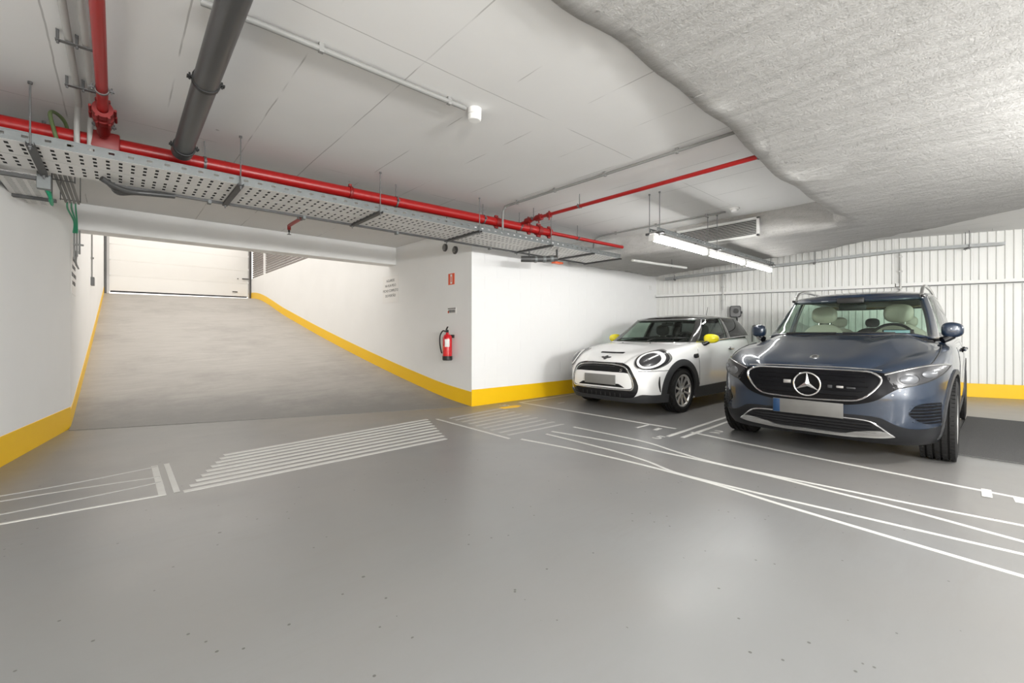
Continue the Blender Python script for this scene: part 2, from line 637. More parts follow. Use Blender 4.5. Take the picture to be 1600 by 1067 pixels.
def mat_glass(name, tint, refl=0.07):
    m = bpy.data.materials.new(name)
    m.use_nodes = True
    nt = m.node_tree
    nt.nodes.clear()
    out = nt.nodes.new('ShaderNodeOutputMaterial')
    tr = nt.nodes.new('ShaderNodeBsdfTransparent')
    tr.inputs['Color'].default_value = (*tint, 1)
    gl = nt.nodes.new('ShaderNodeBsdfGlossy')
    gl.inputs['Roughness'].default_value = 0.02
    fr = nt.nodes.new('ShaderNodeFresnel')
    ge = nt.nodes.new('ShaderNodeNewGeometry')
    mr = nt.nodes.new('ShaderNodeMapRange')
    mr.inputs['To Min'].default_value = 1.5
    mr.inputs['To Max'].default_value = 1 / 1.5
    nt.links.new(ge.outputs['Backfacing'], mr.inputs['Value'])
    nt.links.new(mr.outputs['Result'], fr.inputs['IOR'])
    mx = nt.nodes.new('ShaderNodeMixShader')
    nt.links.new(fr.outputs[0], mx.inputs[0])
    nt.links.new(tr.outputs[0], mx.inputs[1])
    nt.links.new(gl.outputs[0], mx.inputs[2])
    nt.links.new(mx.outputs[0], out.inputs['Surface'])
    return m


M['glass'] = mat_glass('green_tinted_glass', (0.70, 0.82, 0.74))
M['glass_dark'] = mat_glass('dark_tinted_glass', (0.22, 0.235, 0.24))

# ------------------------------------------------------------------ setting: floor, ramp, walls, ceiling
CEIL = 2.75
CEIL2 = 2.88
WL0, WL1 = Vector((-2.86, -6.5)), Vector((-0.42, 7.29))      # left wall of the garage
RL1 = Vector((-0.33, 18.5))                                   # top of the ramp, left
RR0, RR1 = Vector((4.01, 5.42)), Vector((3.75, 19.07))        # right ramp wall
BW0, BW1 = Vector((9.31, 5.44)), Vector((13.85, -6.5))        # corrugated back wall


def vwall(mb, p, q, z0, z1, th):
    """vertical slab whose visible face runs p->q; thickness goes to the left of p->q"""
    p, q = Vector(p), Vector(q)
    d = (q - p).normalized()
    n = Vector((-d.y, d.x)) * th
    vs = []
    for z in (z0, z1):
        for a in (p, q, q + n, p + n):
            vs.append((a.x, a.y, z))
    return mb.add(vs, [(0, 3, 2, 1), (4, 5, 6, 7), (0, 1, 5, 4), (1, 2, 6, 5), (2, 3, 7, 6), (3, 0, 4, 7)])


# floor: top face at z = 0
mb = MB()
poly = [(-2.9, -6.6), (13.95, -6.6), (9.35, 5.55), (4.01, 5.55), (4.01, 5.42), (-0.42, 7.10), (-0.42, 7.3)]
mb.prism(poly, lambda u, v, w: (u, v, w - 0.12), 0.12)
floor = struct('floor', mb, M['floor'], fix=True, label='glossy grey epoxy floor of the garage')

# ramp: ruled surface between the left and right profiles
zl = pchip([7.0, 7.3, 8.3, 11.3, 17.9, 18.5, 19.6], [0, 0.02, 0.20, 0.80, 2.23, 2.37, 2.38])
zr = pchip([5.42, 6.05, 7.05, 8.27, 11.8, 14.5, 18.6, 19.07, 20.2], [0, 0.055, 0.20, 0.40, 1.05, 1.6, 2.42, 2.44, 2.44])
P = []
for i in range(41):
    s = i / 40
    yl, yr = 7.10 + s * (18.9 - 7.10), 5.42 + s * (19.47 - 5.42)
    xl = -0.42 + (yl - 7.29) / (18.5 - 7.29) * 0.09
    xr = 4.01 - (yr - 5.42) / 13.65 * 0.26
    row = []
    for j in range(13):
        t = j / 12
        row.append((xl + t * (xr - xl), yl + t * (yr - yl), (1 - t) * zl(yl) + t * zr(yr) + (0.001 if i == 0 else 0.0)))
    P.append(row)
mb = MB()
mb.grid(P)
n, m = 41, 13
lo = [[(p[0], p[1], p[2] - 0.15) for p in r] for r in P]
mb.grid(lo)
for edge in ([(i, 0) for i in range(n)], [(i, m - 1) for i in range(n)], [(0, j) for j in range(m)], [(n - 1, j) for j in range(m)]):
    mb.grid([[P[a][b] for a, b in edge], [lo[a][b] for a, b in edge]])
struct('ramp', mb, M['ramp'], fix=True, smooth=30, label='sloping concrete ramp rising to the garage door')

# walls
mb = MB(); vwall(mb, WL0, WL1, -0.1, CEIL2, 0.2)
struct('wall_left', mb, M['wall'])
mb = MB(); vwall(mb, WL1, RL1 + Vector((0.004, 0.6)), -0.1, 5.2, 0.2)
struct('wall_ramp_left', mb, M['wall'])
mb = MB()
vwall(mb, RR1 + Vector((-0.01, 0.6)), RR0, -0.1, 3.18, 0.2)
wrr = struct('wall_ramp_right', mb, M['wall'])
mb = MB(); vwall(mb, Vector((3.955, 8.3)), Vector((4.0085, 5.50)), 3.18, 3.5, 0.2)
struct('wall_ramp_right_upper', mb, M['wall'])
mb = MB(); vwall(mb, BW1, (WL0.x, -6.5), -0.1, CEIL2, 0.2)
struct('wall_front', mb, M['wall'])

# white block wall beside the small car: recessed mortar, one object per block
mb = MB(); mb.box(4.03, 9.4, 5.4215, 5.6, 0.0, CEIL)
wb = struct('wall_right', mb, M['block'])
bl, bh, gap = 0.50, 0.20, 0.003
bm_cache = {}


def block_mesh(w, h):
    k = (round(w, 3), round(h, 3))
    if k not in bm_cache:
        b = MB(); b.box(0, w, 0, 0.03, 0, h)
        o = obj('block', b, M['block'])
        bm_cache[k] = o.data
        bpy.data.objects.remove(o)
    return bm_cache[k]


for r in range(14):
    z0 = r * bh
    h = min(bh, CEIL - z0) - gap
    if h < 0.02:
        continue
    x = 4.012
    first = True
    while x < 9.30:
        w = bl * (0.5 if (first and r % 2) else 1.0)
        w = min(w, 9.305 - x)
        first = False
        if w > 0.03:
            o = obj('block', None, None, wb, data=block_mesh(w - gap, h))
            o.location = (x, 5.42, z0 + gap / 2)
        x += w

# corrugated back wall: sheets in two tiers, each sheet an object
bd = (BW1 - BW0)
BL = bd.length
bd.normalize()
bn = Vector((-bd.y, bd.x)) * -1.0
if bn.x > 0:
    bn = -bn                                                 # towards the camera


def bw(s, off, z):
    p = BW0 + bd * s + bn * off
    return (p.x, p.y, z)


mb = MB()
vs = [bw(-0.05, -0.05, 0), bw(BL, -0.05, 0), bw(BL, -0.2, 0), bw(-0.05, -0.2, 0)]
mb.add(vs + [(a, b, CEIL2) for a, b, c in vs], [(0, 3, 2, 1), (4, 5, 6, 7), (0, 1, 5, 4), (1, 2, 6, 5), (2, 3, 7, 6), (3, 0, 4, 7)])
wk = struct('wall_back', mb, M['sheet'], fix=True)
PITCH = 0.108
SHEET = PITCH * 10
prof = [(0.0, 0.0), (0.058, 0.0), (0.066, 0.020), (0.092, 0.020), (0.100, 0.0), (PITCH, 0.0)]


def sheet_obj(s0, s1, z0, z1, lift):
    b = MB()
    pts = []
    k = 0
    s = s0
    while s < s1 - 1e-6:
        for a, d in prof[:-1]:
            if s + a < s1:
                pts.append((s + a, d))
        s += PITCH
    pts.append((s1 - 0.002, 0.0))
    b.grid([[bw(a, d + lift, z) for a, d in pts] for z in (z0, z1)])
    struct('panel', b, M['sheet'], wk, world=True)


s = 0.0
while s < BL:
    e = min(s + SHEET, BL)
    sheet_obj(s, e, 0.0, 1.965, -0.012)
    sheet_obj(s, e, 2.02, CEIL2, 0.0)
    s += SHEET

# metal rail across the corrugated wall
rail = thing('wall_rail', 'long pale metal rail running across the corrugated back wall', 'rail', bw(3, 0.03, 1.96))
mb = MB()
for a, c in ((0.02, 4.30), (4.32, BL)):
    b0 = 1.955 if a < 1 else 1.985
    P1 = [bw(a, 0.036, b0), bw(c, 0.036, b0 + 0.02), bw(c, 0.085, b0 + 0.02), bw(a, 0.085, b0)]
    mb.add(P1 + [(x, y, z + 0.055) for x, y, z in P1], [(0, 3, 2, 1), (4, 5, 6, 7), (0, 1, 5, 4), (1, 2, 6, 5), (2, 3, 7, 6), (3, 0, 4, 7)])
obj('rail_body', mb, M['sheet'], rail, fix=True)
mb = MB()
for a, c in ((0.02, 4.30), (4.32, BL)):
    b0 = 1.955 if a < 1 else 1.985
    P1 = [bw(a, 0.036, b0 - 0.012), bw(c, 0.036, b0 + 0.008), bw(c, 0.082, b0 + 0.008), bw(a, 0.082, b0 - 0.012)]
    mb.add(P1 + [(x, y, z + 0.012) for x, y, z in P1], [(0, 3, 2, 1), (4, 5, 6, 7), (0, 1, 5, 4), (1, 2, 6, 5), (2, 3, 7, 6), (3, 0, 4, 7)])
tag(obj('rail_seal', mb, M['dark_metal'], rail, fix=True), 'dark lower lip of the rail')

# ceiling slabs
mb = MB()
mb.prism([(-3.2, -6.7), (6.9, -6.7), (6.9, 5.6), (4.2, 5.6), (4.2, 7.9), (-0.7, 7.9), (-0.7, 6.5)], lambda u, v, w: (u, v, CEIL + w), 0.25)
struct('ceiling', mb, M['ceiling'], fix=True)
mb = MB(); mb.box(6.9, 14.2, -6.7, 5.7, CEIL2, CEIL2 + 0.12)
struct('ceiling_back', mb, M['ceiling'], label='white ceiling strip behind the sprayed soffit')

# beam over the foot of the ramp
mb = MB(); mb.cbox(-0.55, 4.02, 7.78, 8.08, 2.42, 3.5, 0.012)
struct('beam', mb, M['wall'], label='white downstand beam across the foot of the ramp')

# sprayed soffit: dropped slab with wavy rounded edge
outl = [(0.9, 1.50), (2.5, 1.485), (6.26, 1.30), (6.47, 1.42), (6.50, 2.0), (6.47, 3.3), (6.40, 4.5), (6.22, 4.95), (6.20, 5.41),
        (9.27, 5.41), (8.9, 4.2), (8.2, 1.9), (7.6, 0.66), (7.1, -0.11), (6.3, -1.9), (5.2, -4.2), (0.9, -4.2)]
SOF = 2.405


def sof_z(x):
    """the soffit falls away from the viewer"""
    return SOF + 0.285 * (1 - smooth01((x - 2.2) / 4.1))


pts = []
for i in range(len(outl)):
    a, b = Vector(outl[i]), Vector(outl[(i + 1) % len(outl)])
    L = (b - a).length
    k = max(1, int(L / 0.12))
    for j in range(k):
        pts.append(a + (b - a) * j / k)
rs = random.Random(3)
n = len(pts)
wob = [0.0] * n
for f_, am in ((5, 0.018), (11, 0.012), (23, 0.010), (47, 0.007)):
    ph = rs.uniform(0, 6.28)
    for i in range(n):
        wob[i] += am * math.sin(2 * math.pi * f_ * i / n + ph)
for i in range(n):
    if 6.3 < pts[i].x < 6.6 and 1.6 < pts[i].y < 4.6:
        wob[i] *= 0.15                                        # trowelled flat round the grille
rings = []
for inset, dz in ((0.0, None), (0.0, 0.10), (0.008, 0.06), (0.035, 0.025), (0.085, 0.006), (0.16, 0.0)):
    rg = []
    for i in range(n):
        p, a, b = pts[i], pts[i - 1], pts[(i + 1) % n]
        d = (b - a).normalized()
        nn = Vector((d.y, -d.x))                              # outline runs clockwise: this points inwards
        q = p + nn * (inset + wob[i] * (1.0 if dz is not None else 0.4))
        z = 2.89 if dz is None else sof_z(q.x) + dz
        rg.append((q.x, min(q.y, 5.415), z + wob[i] * (0.5 if dz is not None else 0)))
    rings.append(rg)
bm = bmesh.new()
R = [[bm.verts.new(p) for p in rg] for rg in rings]
for a, b in zip(R[:-1], R[1:]):
    for i in range(n):
        j = (i + 1) % n
        bm.faces.new((a[i], a[j], b[j], b[i]))
eds = [bm.edges.get((R[-1][i], R[-1][(i + 1) % n])) for i in range(n)]
bmesh.ops.triangle_fill(bm, use_beauty=True, edges=eds)
for k in range(36):
    bmesh.ops.bisect_plane(bm, geom=bm.verts[:] + bm.edges[:] + bm.faces[:], plane_co=(1.1 + k * 0.22, 0, 0), plane_no=(1, 0, 0))
for k in range(14):
    bmesh.ops.bisect_plane(bm, geom=bm.verts[:] + bm.edges[:] + bm.faces[:], plane_co=(0, -3.8 + k * 0.66, 0), plane_no=(0, 1, 0))
bm.normal_update()
rim = set(v for rg in R for v in rg)
for v in bm.verts:
    if v not in rim and v.link_faces and all(abs(f.normal.z) > 0.93 for f in v.link_faces):
        v.co.z = sof_z(v.co.x)
eds = [e for e in bm.edges if e.is_boundary]
if False: eds = [bm.edges.get((R[0][i], R[0][(i + 1) % n])) for i in range(n)]
bmesh.ops.triangle_fill(bm, use_beauty=True, edges=eds)
bmesh.ops.recalc_face_normals(bm, faces=bm.faces[:])
me = bpy.data.meshes.new('soffit')
bm.to_mesh(me); bm.free()
me.materials.append(M['soffit'])
me.polygons.foreach_set('use_smooth', [True] * len(me.polygons))
me.set_sharp_from_angle(angle=RAD(50))
so = bpy.data.objects.new('soffit', me); COL.objects.link(so)
tag(so, 'rough grey sprayed soffit hanging below the white ceiling', kind='structure')


# yellow painted bands along the foot of the walls
def band(name, pts, th, h=0.25, zf=lambda i: 0.0, zo=0.0):
    """pts: visible face, room on the right of the run; th towards the room"""
    mb = MB()
    P0, P1 = [], []
    for i, p in enumerate(pts):
        a, b = Vector(pts[max(i - 1, 0)]), Vector(pts[min(i + 1, len(pts) - 1)])
        d = (b - a).normalized()
        nn = Vector((d.y, -d.x)) * th
        z = zf(i)
        P0.append([(p[0] + nn.x, p[1] + nn.y, z + zo), (p[0] + nn.x, p[1] + nn.y, z + h), (p[0], p[1], z + h + 0.002)])
    mb.grid(P0)
    return struct(name, mb, M['yellow'], smooth=30)


dl = (WL1 - WL0)
band('baseboard_left', [tuple(WL0 + dl * k / 20) for k in range(21)], 0.004)
yy = [7.29 + (18.5 - 7.29) * k / 30 for k in range(31)]
band('baseboard_ramp_left', [(-0.42 + (y - 7.29) / 11.21 * 0.09, y) for y in yy], 0.004, 0.2, lambda i: zl(yy[i]), -0.05)
yr_ = [19.07 - (19.07 - 5.42) * k / 40 for k in range(41)]
band('baseboard_ramp_right', [(4.01 - (y - 5.42) / 13.65 * 0.26, y) for y in yr_], 0.004, 0.22, lambda i: zr(yr_[i]), -0.05)
band('baseboard_right', [(4.006, 5.42), (6.5, 5.42), (9.30, 5.42)], 0.004)
band('baseboard_back', [bw(BL * k / 10, 0.037, 0)[:2] for k in range(11)], 0.004, 0.235)

# ------------------------------------------------------------------ garage door at the ramp top
DA, DB = Vector((-0.325, 18.5)), Vector((3.755, 19.07))
dd = (DB - DA).normalized()
dn = Vector((dd.y, -dd.x))                                   # towards the camera


def dp(s, off, z):
    p = DA + dd * s + dn * off
    return (p.x, p.y, z)


DW = (DB - DA).length


def dbox(mb, s0, s1, o0, o1, z0, z1, zz0=None):
    f = lambda s: 0.06 * s / DW
    vs = [dp(s0, o0, z0 + f(s0)), dp(s1, o0, z0 + f(s1)), dp(s1, o1, z0 + f(s1)), dp(s0, o1, z0 + f(s0)),
          dp(s0, o0, z1 + f(s0)), dp(s1, o0, z1 + f(s1)), dp(s1, o1, z1 + f(s1)), dp(s0, o1, z1 + f(s0))]
    return mb.add(vs, [(0, 3, 2, 1), (4, 5, 6, 7), (0, 1, 5, 4), (1, 2, 6, 5), (2, 3, 7, 6), (3, 0, 4, 7)])


DZ = 2.395
mb = MB()
dbox(mb, 0, DW, -0.30, -0.10, DZ + 2.5, DZ + 2.9)
door = tag(obj('door_1', mb, M['wall'], fix=True), 'white sectional garage door at the top of the ramp', kind='structure')
for k in range(5):
    mb = MB()
    z0 = DZ + 0.045 + k * 0.49
    dbox(mb, 0.12, DW - 0.10, -0.06, -0.02, z0, z0 + 0.478)
    dbox(mb, 0.12, DW - 0.10, -0.055, -0.026, z0 + 0.478, z0 + 0.49)
    obj('panel', mb, M['door_white'], door, fix=True)
mb = MB(); dbox(mb, 0.14, DW - 0.14, -0.058, -0.012, DZ + 0.012, DZ + 0.06)
obj('bottom_seal', mb, M['seal'], door, fix=True)
for s0, s1 in ((0.0, 0.05), (DW - 0.05, DW)):
    mb = MB(); dbox(mb, s0, s1, -0.06, 0.05, DZ - 0.03, DZ + 2.6)
    obj('guide_rail', mb, M['dark_metal'], door, fix=True)
for s0, s1 in ((0.055, 0.115), (DW - 0.09, DW - 0.055)):
    mb = MB(); dbox(mb, s0, s1, -0.05, 0.02, DZ - 0.03, DZ + 2.6)
    obj('jamb', mb, M['mid_metal'], door, fix=True)
mb = MB(); dbox(mb, DW - 0.62, DW - 0.46, -0.02, 0.012, DZ + 0.20, DZ + 0.235)
obj('pull_handle', mb, M['dark_metal'], door, fix=True)
mb = MB(); dbox(mb, DW - 0.30, DW - 0.08, -0.02, 0.03, DZ + 0.70, DZ + 0.735)
dbox(mb, DW - 0.46, DW - 0.43, -0.02, 0.01, DZ + 0.695, DZ + 0.725)
obj('bolt_lock', mb, M['dark_metal'], door, fix=True)
for k in range(5):
    for s0 in (0.10, DW - 0.13):
        mb = MB(); dbox(mb, s0, s0 + 0.05, -0.02, 0.015, DZ + 0.05 + k * 0.49, DZ + 0.13 + k * 0.49)
        obj('hinge', mb, M['white_pl'], door, fix=True)

# louvre screen on top of the right ramp wall
lv = thing('louvre_screen', 'horizontal slat louvre screen on top of the right ramp wall', 'louvre', (3.86, 13.5, 3.18))
sl_me = None
for k in range(17):
    z = 3.235 + k * 0.082
    if sl_me is None:
        mb = MB()
        a, b = Vector((3.955, 8.3)), Vector((3.752, 19.0))
        mb.bar((a.x + 0.06, a.y, 3.235), (b.x + 0.06, b.y, 3.235), 0.05, 0.052)
        o = obj('slat', mb, mat('louvre_slat_brown_grey', (0.20, 0.175, 0.16), 0.55), lv)
        sl_me = o.data
    else:
        o = obj('slat', None, None, lv, data=sl_me)
        o.location = (0, 0, z - 3.235)
for y in (12.6, 17.2):
    x = 4.01 - (y - 5.42) / 13.65 * 0.26
    mb = MB(); mb.box(x - 0.01, x + 0.09, y - 0.06, y + 0.06, 3.18, 4.65)
    obj('post', mb, M['wall'], lv)

# ------------------------------------------------------------------ painted floor markings
LZ = 0.0016
N_LINE = [0]


def fline(pts, w, name='painted_line', label=None, mt='paint_line'):
    mb = MB()
    N_LINE[0] += 1
    LZ = 0.0014 + 0.00012 * (N_LINE[0] % 12)
    pts = [Vector(p) for p in pts]
    rows = []
    for i, p in enumerate(pts):
        d = (pts[min(i + 1, len(pts) - 1)] - pts[max(i - 1, 0)]).normalized()
        nn = Vector((-d.y, d.x)) * w / 2
        rows.append([(p.x - nn.x, p.y - nn.y, LZ), (p.x + nn.x, p.y + nn.y, LZ)])
    mb.grid(rows)
    lo = [[(a[0], a[1], 0.0) for a in r] for r in rows]
    mb.grid([[r[0] for r in rows], [r[0] for r in lo]])
    mb.grid([[r[1] for r in rows], [r[1] for r in lo]])
    o = obj(name, mb, M[mt], floor, fix=True)
    if label:
        o['label'] = label
    return o


def curve(pts, k=8):
    pts = [Vector(p) for p in pts]
    out = []
    for i in range(len(pts) - 1):
        p0, p1, p2, p3 = pts[max(i - 1, 0)], pts[i], pts[i + 1], pts[min(i + 2, len(pts) - 1)]
        for j in range(k):
            t = j / k
            out.append(0.5 * ((2 * p1) + (p2 - p0) * t + (2 * p0 - 5 * p1 + 4 * p2 - p3) * t * t + (3 * p1 - p0 - 3 * p2 + p3) * t ** 3))
    out.append(pts[-1])
    return out


# left hatching: eight bars across the foot of the ramp
for k in range(9):
    t = k / 8
    a = Vector((0.34, 3.83)).lerp(Vector((0.715, 4.74)), t)
    b = Vector((2.575, 3.93)).lerp(Vector((2.975, 4.985)), t)
    fline([a, b], 0.055, 'hatch_bar')
# fainter hatching at the wall corner
for k in range(9):
    t = k / 8
    a = Vector((3.22, 4.86)).lerp(Vector((3.16, 3.62)), t)
    b = Vector((4.22, 4.98)).lerp(Vector((4.06, 3.62)), t)
    fline([a, b], 0.045, 'hatch_bar', None, 'faded_line')
fline([(3.08, 4.92), (3.07, 3.48)], 0.035)
# left curved bay lines and the double end bars
fline(curve([(-0.75, 4.55), (-0.3, 4.58), (0.24, 4.70)]), 0.022, mt='faded_line')
fline(curve([(-0.72, 4.41), (-0.2, 4.40), (0.24, 4.35)]), 0.022, mt='faded_line')
fline(curve([(-0.75, 4.07), (-0.2, 4.12), (0.24, 4.19)]), 0.022, mt='faded_line')
fline(curve([(-0.75, 3.89), (-0.3, 3.87), (0.24, 3.84)]), 0.026)
fline([(0.225, 3.82), (0.225, 4.74)], 0.042)
fline([(0.305, 3.84), (0.305, 4.75)], 0.036)
# guide lines crossing in front of the bays
fline(curve([(3.15, 3.39), (3.25, 2.74), (3.29, 2.16), (3.285, 1.72), (3.255, 1.35), (3.20, 1.02), (3.15, 0.65), (3.09, 0.16), (3.03, -0.4), (2.96, -1.2)]), 0.034)
fline(curve([(3.52, 3.38), (3.49, 2.54), (3.42, 2.1), (3.31, 1.78), (3.295, 1.52), (3.305, 1.09), (3.33, 0.7), (3.36, 0.17), (3.40, -0.4), (3.46, -1.2)]), 0.030)
fline(curve([(3.66, 3.43), (3.77, 2.68), (3.785, 2.03), (3.79, 1.75), (3.775, 1.24), (3.725, 0.82), (3.68, 0.4), (3.58, -0.06), (3.45, -0.8)]), 0.034)
fline(curve([(4.03, 3.42), (4.02, 2.53), (3.90, 2.08), (3.81, 1.7), (3.805, 1.25), (3.82, 0.84), (3.84, 0.4), (3.88, -0.06), (3.95, -0.8)]), 0.030)
# bay front lines, dividing lines, ticks
fline([(4.84, 5.25), (4.84, 2.56)], 0.040)
fline([(4.80, 2.36), (4.66, 1.4), (4.54, 0.23), (4.47, -0.6)], 0.038)
fline([(4.40, 2.43), (9.4, 2.58)], 0.042)
fline([(4.47, 2.30), (9.4, 2.43)], 0.042)
fline([(4.59, 0.10), (4.37, 0.09)], 0.05)
fline([(4.54, 2.90), (4.79, 2.90)], 0.028)
fline([(4.58, 2.69), (4.73, 2.70)], 0.05)
fline([(4.50, -0.05), (4.38, -0.06)], 0.05)
fline([(4.84, 5.23), (9.2, 5.37)], 0.03)


def floor_text(s, x, y, size, rot, label):
    tm = text_mesh(s, size, 0.0007)
    c, sn = math.cos(rot), math.sin(rot)
    place(tm, lambda u, v, w: (x + u * c - v * sn, y + u * sn + v * c, LZ + w))
    o = obj('painted_number', tm, M['paint_line'], floor)
    o['label'] = label


floor_text('5', 4.29, 2.47, 0.22, RAD(-90), 'white painted 5 at the dividing line')
floor_text('2', 5.02, 2.17, 0.26, RAD(-90), 'white painted 2 beside the dividing line')
floor_text('1', 5.28, 4.75, 0.22, RAD(-90), 'white painted 1 inside the left bay')
floor_text('30', 4.45, 5.17, 0.16, RAD(-90), 'faint painted number at the wall corner')
# spilt yellow paint by the wall corner
mb = MB()
rs = random.Random(5)
c = (4.42, 4.99)
pp = []
for k in range(24):
    a = 2 * math.pi * k / 24
    r = 0.85 + 0.3 * rs.random()
    pp.append((c[0] + 0.20 * r * math.cos(a), c[1] + 0.085 * r * math.sin(a)))
mb.prism(pp, lambda u, v, w: (u, v, w), 0.0012)
tag(obj('paint_spill', mb, M['yellow'], floor, fix=True), 'splash of yellow paint')

# dark mat lying in the right bay
mb = MB()
mb.cbox(5.70, 8.42, -2.3, 0.36, 0.0, 0.012, 0.003)
tag(obj('floor_mat', mb, M['carpet']), 'charcoal ribbed mat on the floor beside the blue car', 'mat')

# ------------------------------------------------------------------ services under the ceiling


def slotted(mb, u_edges, v_edges, hole, fn):
    """plate in (u,v) with rectangular holes where hole(i,j) is true"""
    nu, nv = len(u_edges), len(v_edges)
    b = len(mb.v)
    mb.v += [fn(u, v) for u in u_edges for v in v_edges]
    for i in range(nu - 1):
        for j in range(nv - 1):
            if not hole(i, j):
                mb.f.append([b + i * nv + j, b + (i + 1) * nv + j, b + (i + 1) * nv + j + 1, b + i * nv + j + 1])
                mb.m.append(mb.mi)
    return mb


def edges_rep(a, b, pitch, frac0, frac1):
    out = [a]
    x = a
    while x + pitch < b:
        out += [x + pitch * frac0, x + pitch * frac1]
        x += pitch
    out.append(b)
    return out


def cable_tray(name, label, x0, x1, lanes, z, rail_h, strut_x, rods, parent_loc, along='X', pitch=0.07, group=None, strut_ext=0.05):
    """perforated tray; runs along X with lanes [(y0,y1)], or along Y with lanes in X"""
    sw = (lambda p: p) if along == 'X' else (lambda p: (p[1], p[0], p[2]))
    t = thing(name, label, 'cable tray', parent_loc, 0, group)
    ux = edges_rep(x0, x1, pitch, 0.32, 0.62)
    for (y0, y1) in lanes:
        mb = MB()
        w = y1 - y0
        ve = [y0, y0 + 0.02]
        k = 3
        for q in range(k):
            c = y0 + w * (q + 0.5) / k * 0.8 + w * 0.1
            ve += [c - w * 0.085, c + w * 0.085]
        ve += [y1 - 0.02, y1]
        slotted(mb, ux, ve, lambda i, j: i % 2 == 1 and j in (2, 4, 6), lambda u, v: sw((u, v, z)))
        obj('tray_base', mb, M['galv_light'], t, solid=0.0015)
        mb = MB(); sx0 = sw((x0 + 0.01, y0 + 0.012, z + 0.002)); sx1 = sw((x1 - 0.01, y1 - 0.012, z + 0.004)); mb.box(sx0[0], sx1[0], sx0[1], sx1[1], z + 0.002, z + 0.004)  # added sheet that keeps the slots dark against the bright ceiling
        tag(obj('slot_backing', mb, M['rubber'], t, fix=True), 'added dark sheet behind the tray slots')
    ya, yb = lanes[0][0], lanes[-1][1]
    for y in ([ya, yb] if len(lanes) == 1 else [ya, (lanes[0][1] + lanes[1][0]) / 2, yb]):
        mb = MB()
        h = rail_h if y in (ya, yb) else 0.018
        ue = edges_rep(x0, x1, 0.105, 0.36, 0.66)
        ve = [z, z + h * 0.45, z + h * 0.68, z + h]
        slotted(mb, ue, ve, lambda i, j: (h > 0.03) and i % 2 == 1 and j == 1, lambda u, v: sw((u, y, v)))
        mb2 = MB()
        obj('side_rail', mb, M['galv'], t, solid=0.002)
        mb2.bar(sw((x0, y, z + h)), sw((x1, y, z + h)), 0.009, 0.007)
        obj('rail_lip', mb2, M['galv'], t)
    for sx in strut_x:
        mb = MB()
        a, b = ya - strut_ext, yb + strut_ext
        f = lambda p, q, w, h: mb.bar(sw(p), sw(q), w, h)
        f((sx, a, z - 0.024), (sx, b, z - 0.024), 0.041, 0.003)
        f((sx - 0.019, a, z - 0.012), (sx - 0.019, b, z - 0.012), 0.003, 0.021)
        f((sx + 0.019, a, z - 0.012), (sx + 0.019, b, z - 0.012), 0.003, 0.021)
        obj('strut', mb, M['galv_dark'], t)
    for (rx, ry, top) in rods:
        mb = MB()
        p = sw((rx, ry, 0))
        top = top - 0.002
        mb.cyl((p[0], p[1], z - 0.05), (p[0], p[1], top), 0.005, 8)
        mb.cyl((p[0], p[1], z - 0.034), (p[0], p[1], z - 0.024), 0.012, 6)
        mb.cyl((p[0], p[1], top - 0.015), (p[0], p[1], top), 0.012, 8)
        obj('threaded_rod', mb, M['steel_rod'], t)
    return t


ST = [-0.43, 0.76, 1.99, 3.26, 4.52, 5.45, 6.16]
tray = cable_tray('cable_tray', 'long galvanised perforated cable tray hung across the white ceiling', -0.93, 6.22, [(4.27, 4.60), (4.61, 4.94)], 2.352, 0.066,
                  ST, [(x, 4.245, CEIL) for x in ST[:5]] + [(x, 4.965, CEIL) for x in ST[:5]], (2.6, 4.6, 2.30))
mb = MB(); mb.bar((-0.02, 4.952, 2.341), (6.2, 4.952, 2.341), 0.024, 0.022)  # bar coloured dark for the shade on the far side rail
tag(obj('edge_shade_bar', mb, M['galv_dark'], tray), 'dark bar painting in the shade on the far side rail')
# clips under the far edge
for x in (0.62, 1.45, 2.52, 3.98):
    mb = MB(); mb.cbox(x, x + 0.03, 4.93, 4.99, 2.315, 2.352, 0.004)
    obj('clip', mb, M['galv'], tray)
# cables lying in the long tray
for k, (y, r, c) in enumerate([(4.36, 0.010, 'black'), (4.41, 0.013, 'black'), (4.50, 0.009, 'black'), (4.69, 0.012, 'black'), (4.75, 0.014, 'black'), (4.86, 0.010, 'yellow_green')]):
    mb = MB()
    mb.tube(curve([(-0.9 + i * 0.9, y + 0.012 * math.sin(i * 1.7 + k), 2.355 + r) for i in range(8)], 5) if False else
            [(-0.9 + i * 0.35, y + 0.012 * math.sin(i * 0.9 + k), 2.3570 + r) for i in range(21)], r, 6)
    tag(obj('cable', mb, M[c], smooth=60), ['thin black cable nearest the open edge of the long tray', 'thick black cable in the front lane of the long tray', 'thin black cable at the middle rib of the long tray',
        'black cable just behind the middle rib of the long tray', 'thickest black cable in the back lane of the long tray', 'olive green earth cable along the back edge of the long tray'][k], 'cable', 'cables lying in the long tray')

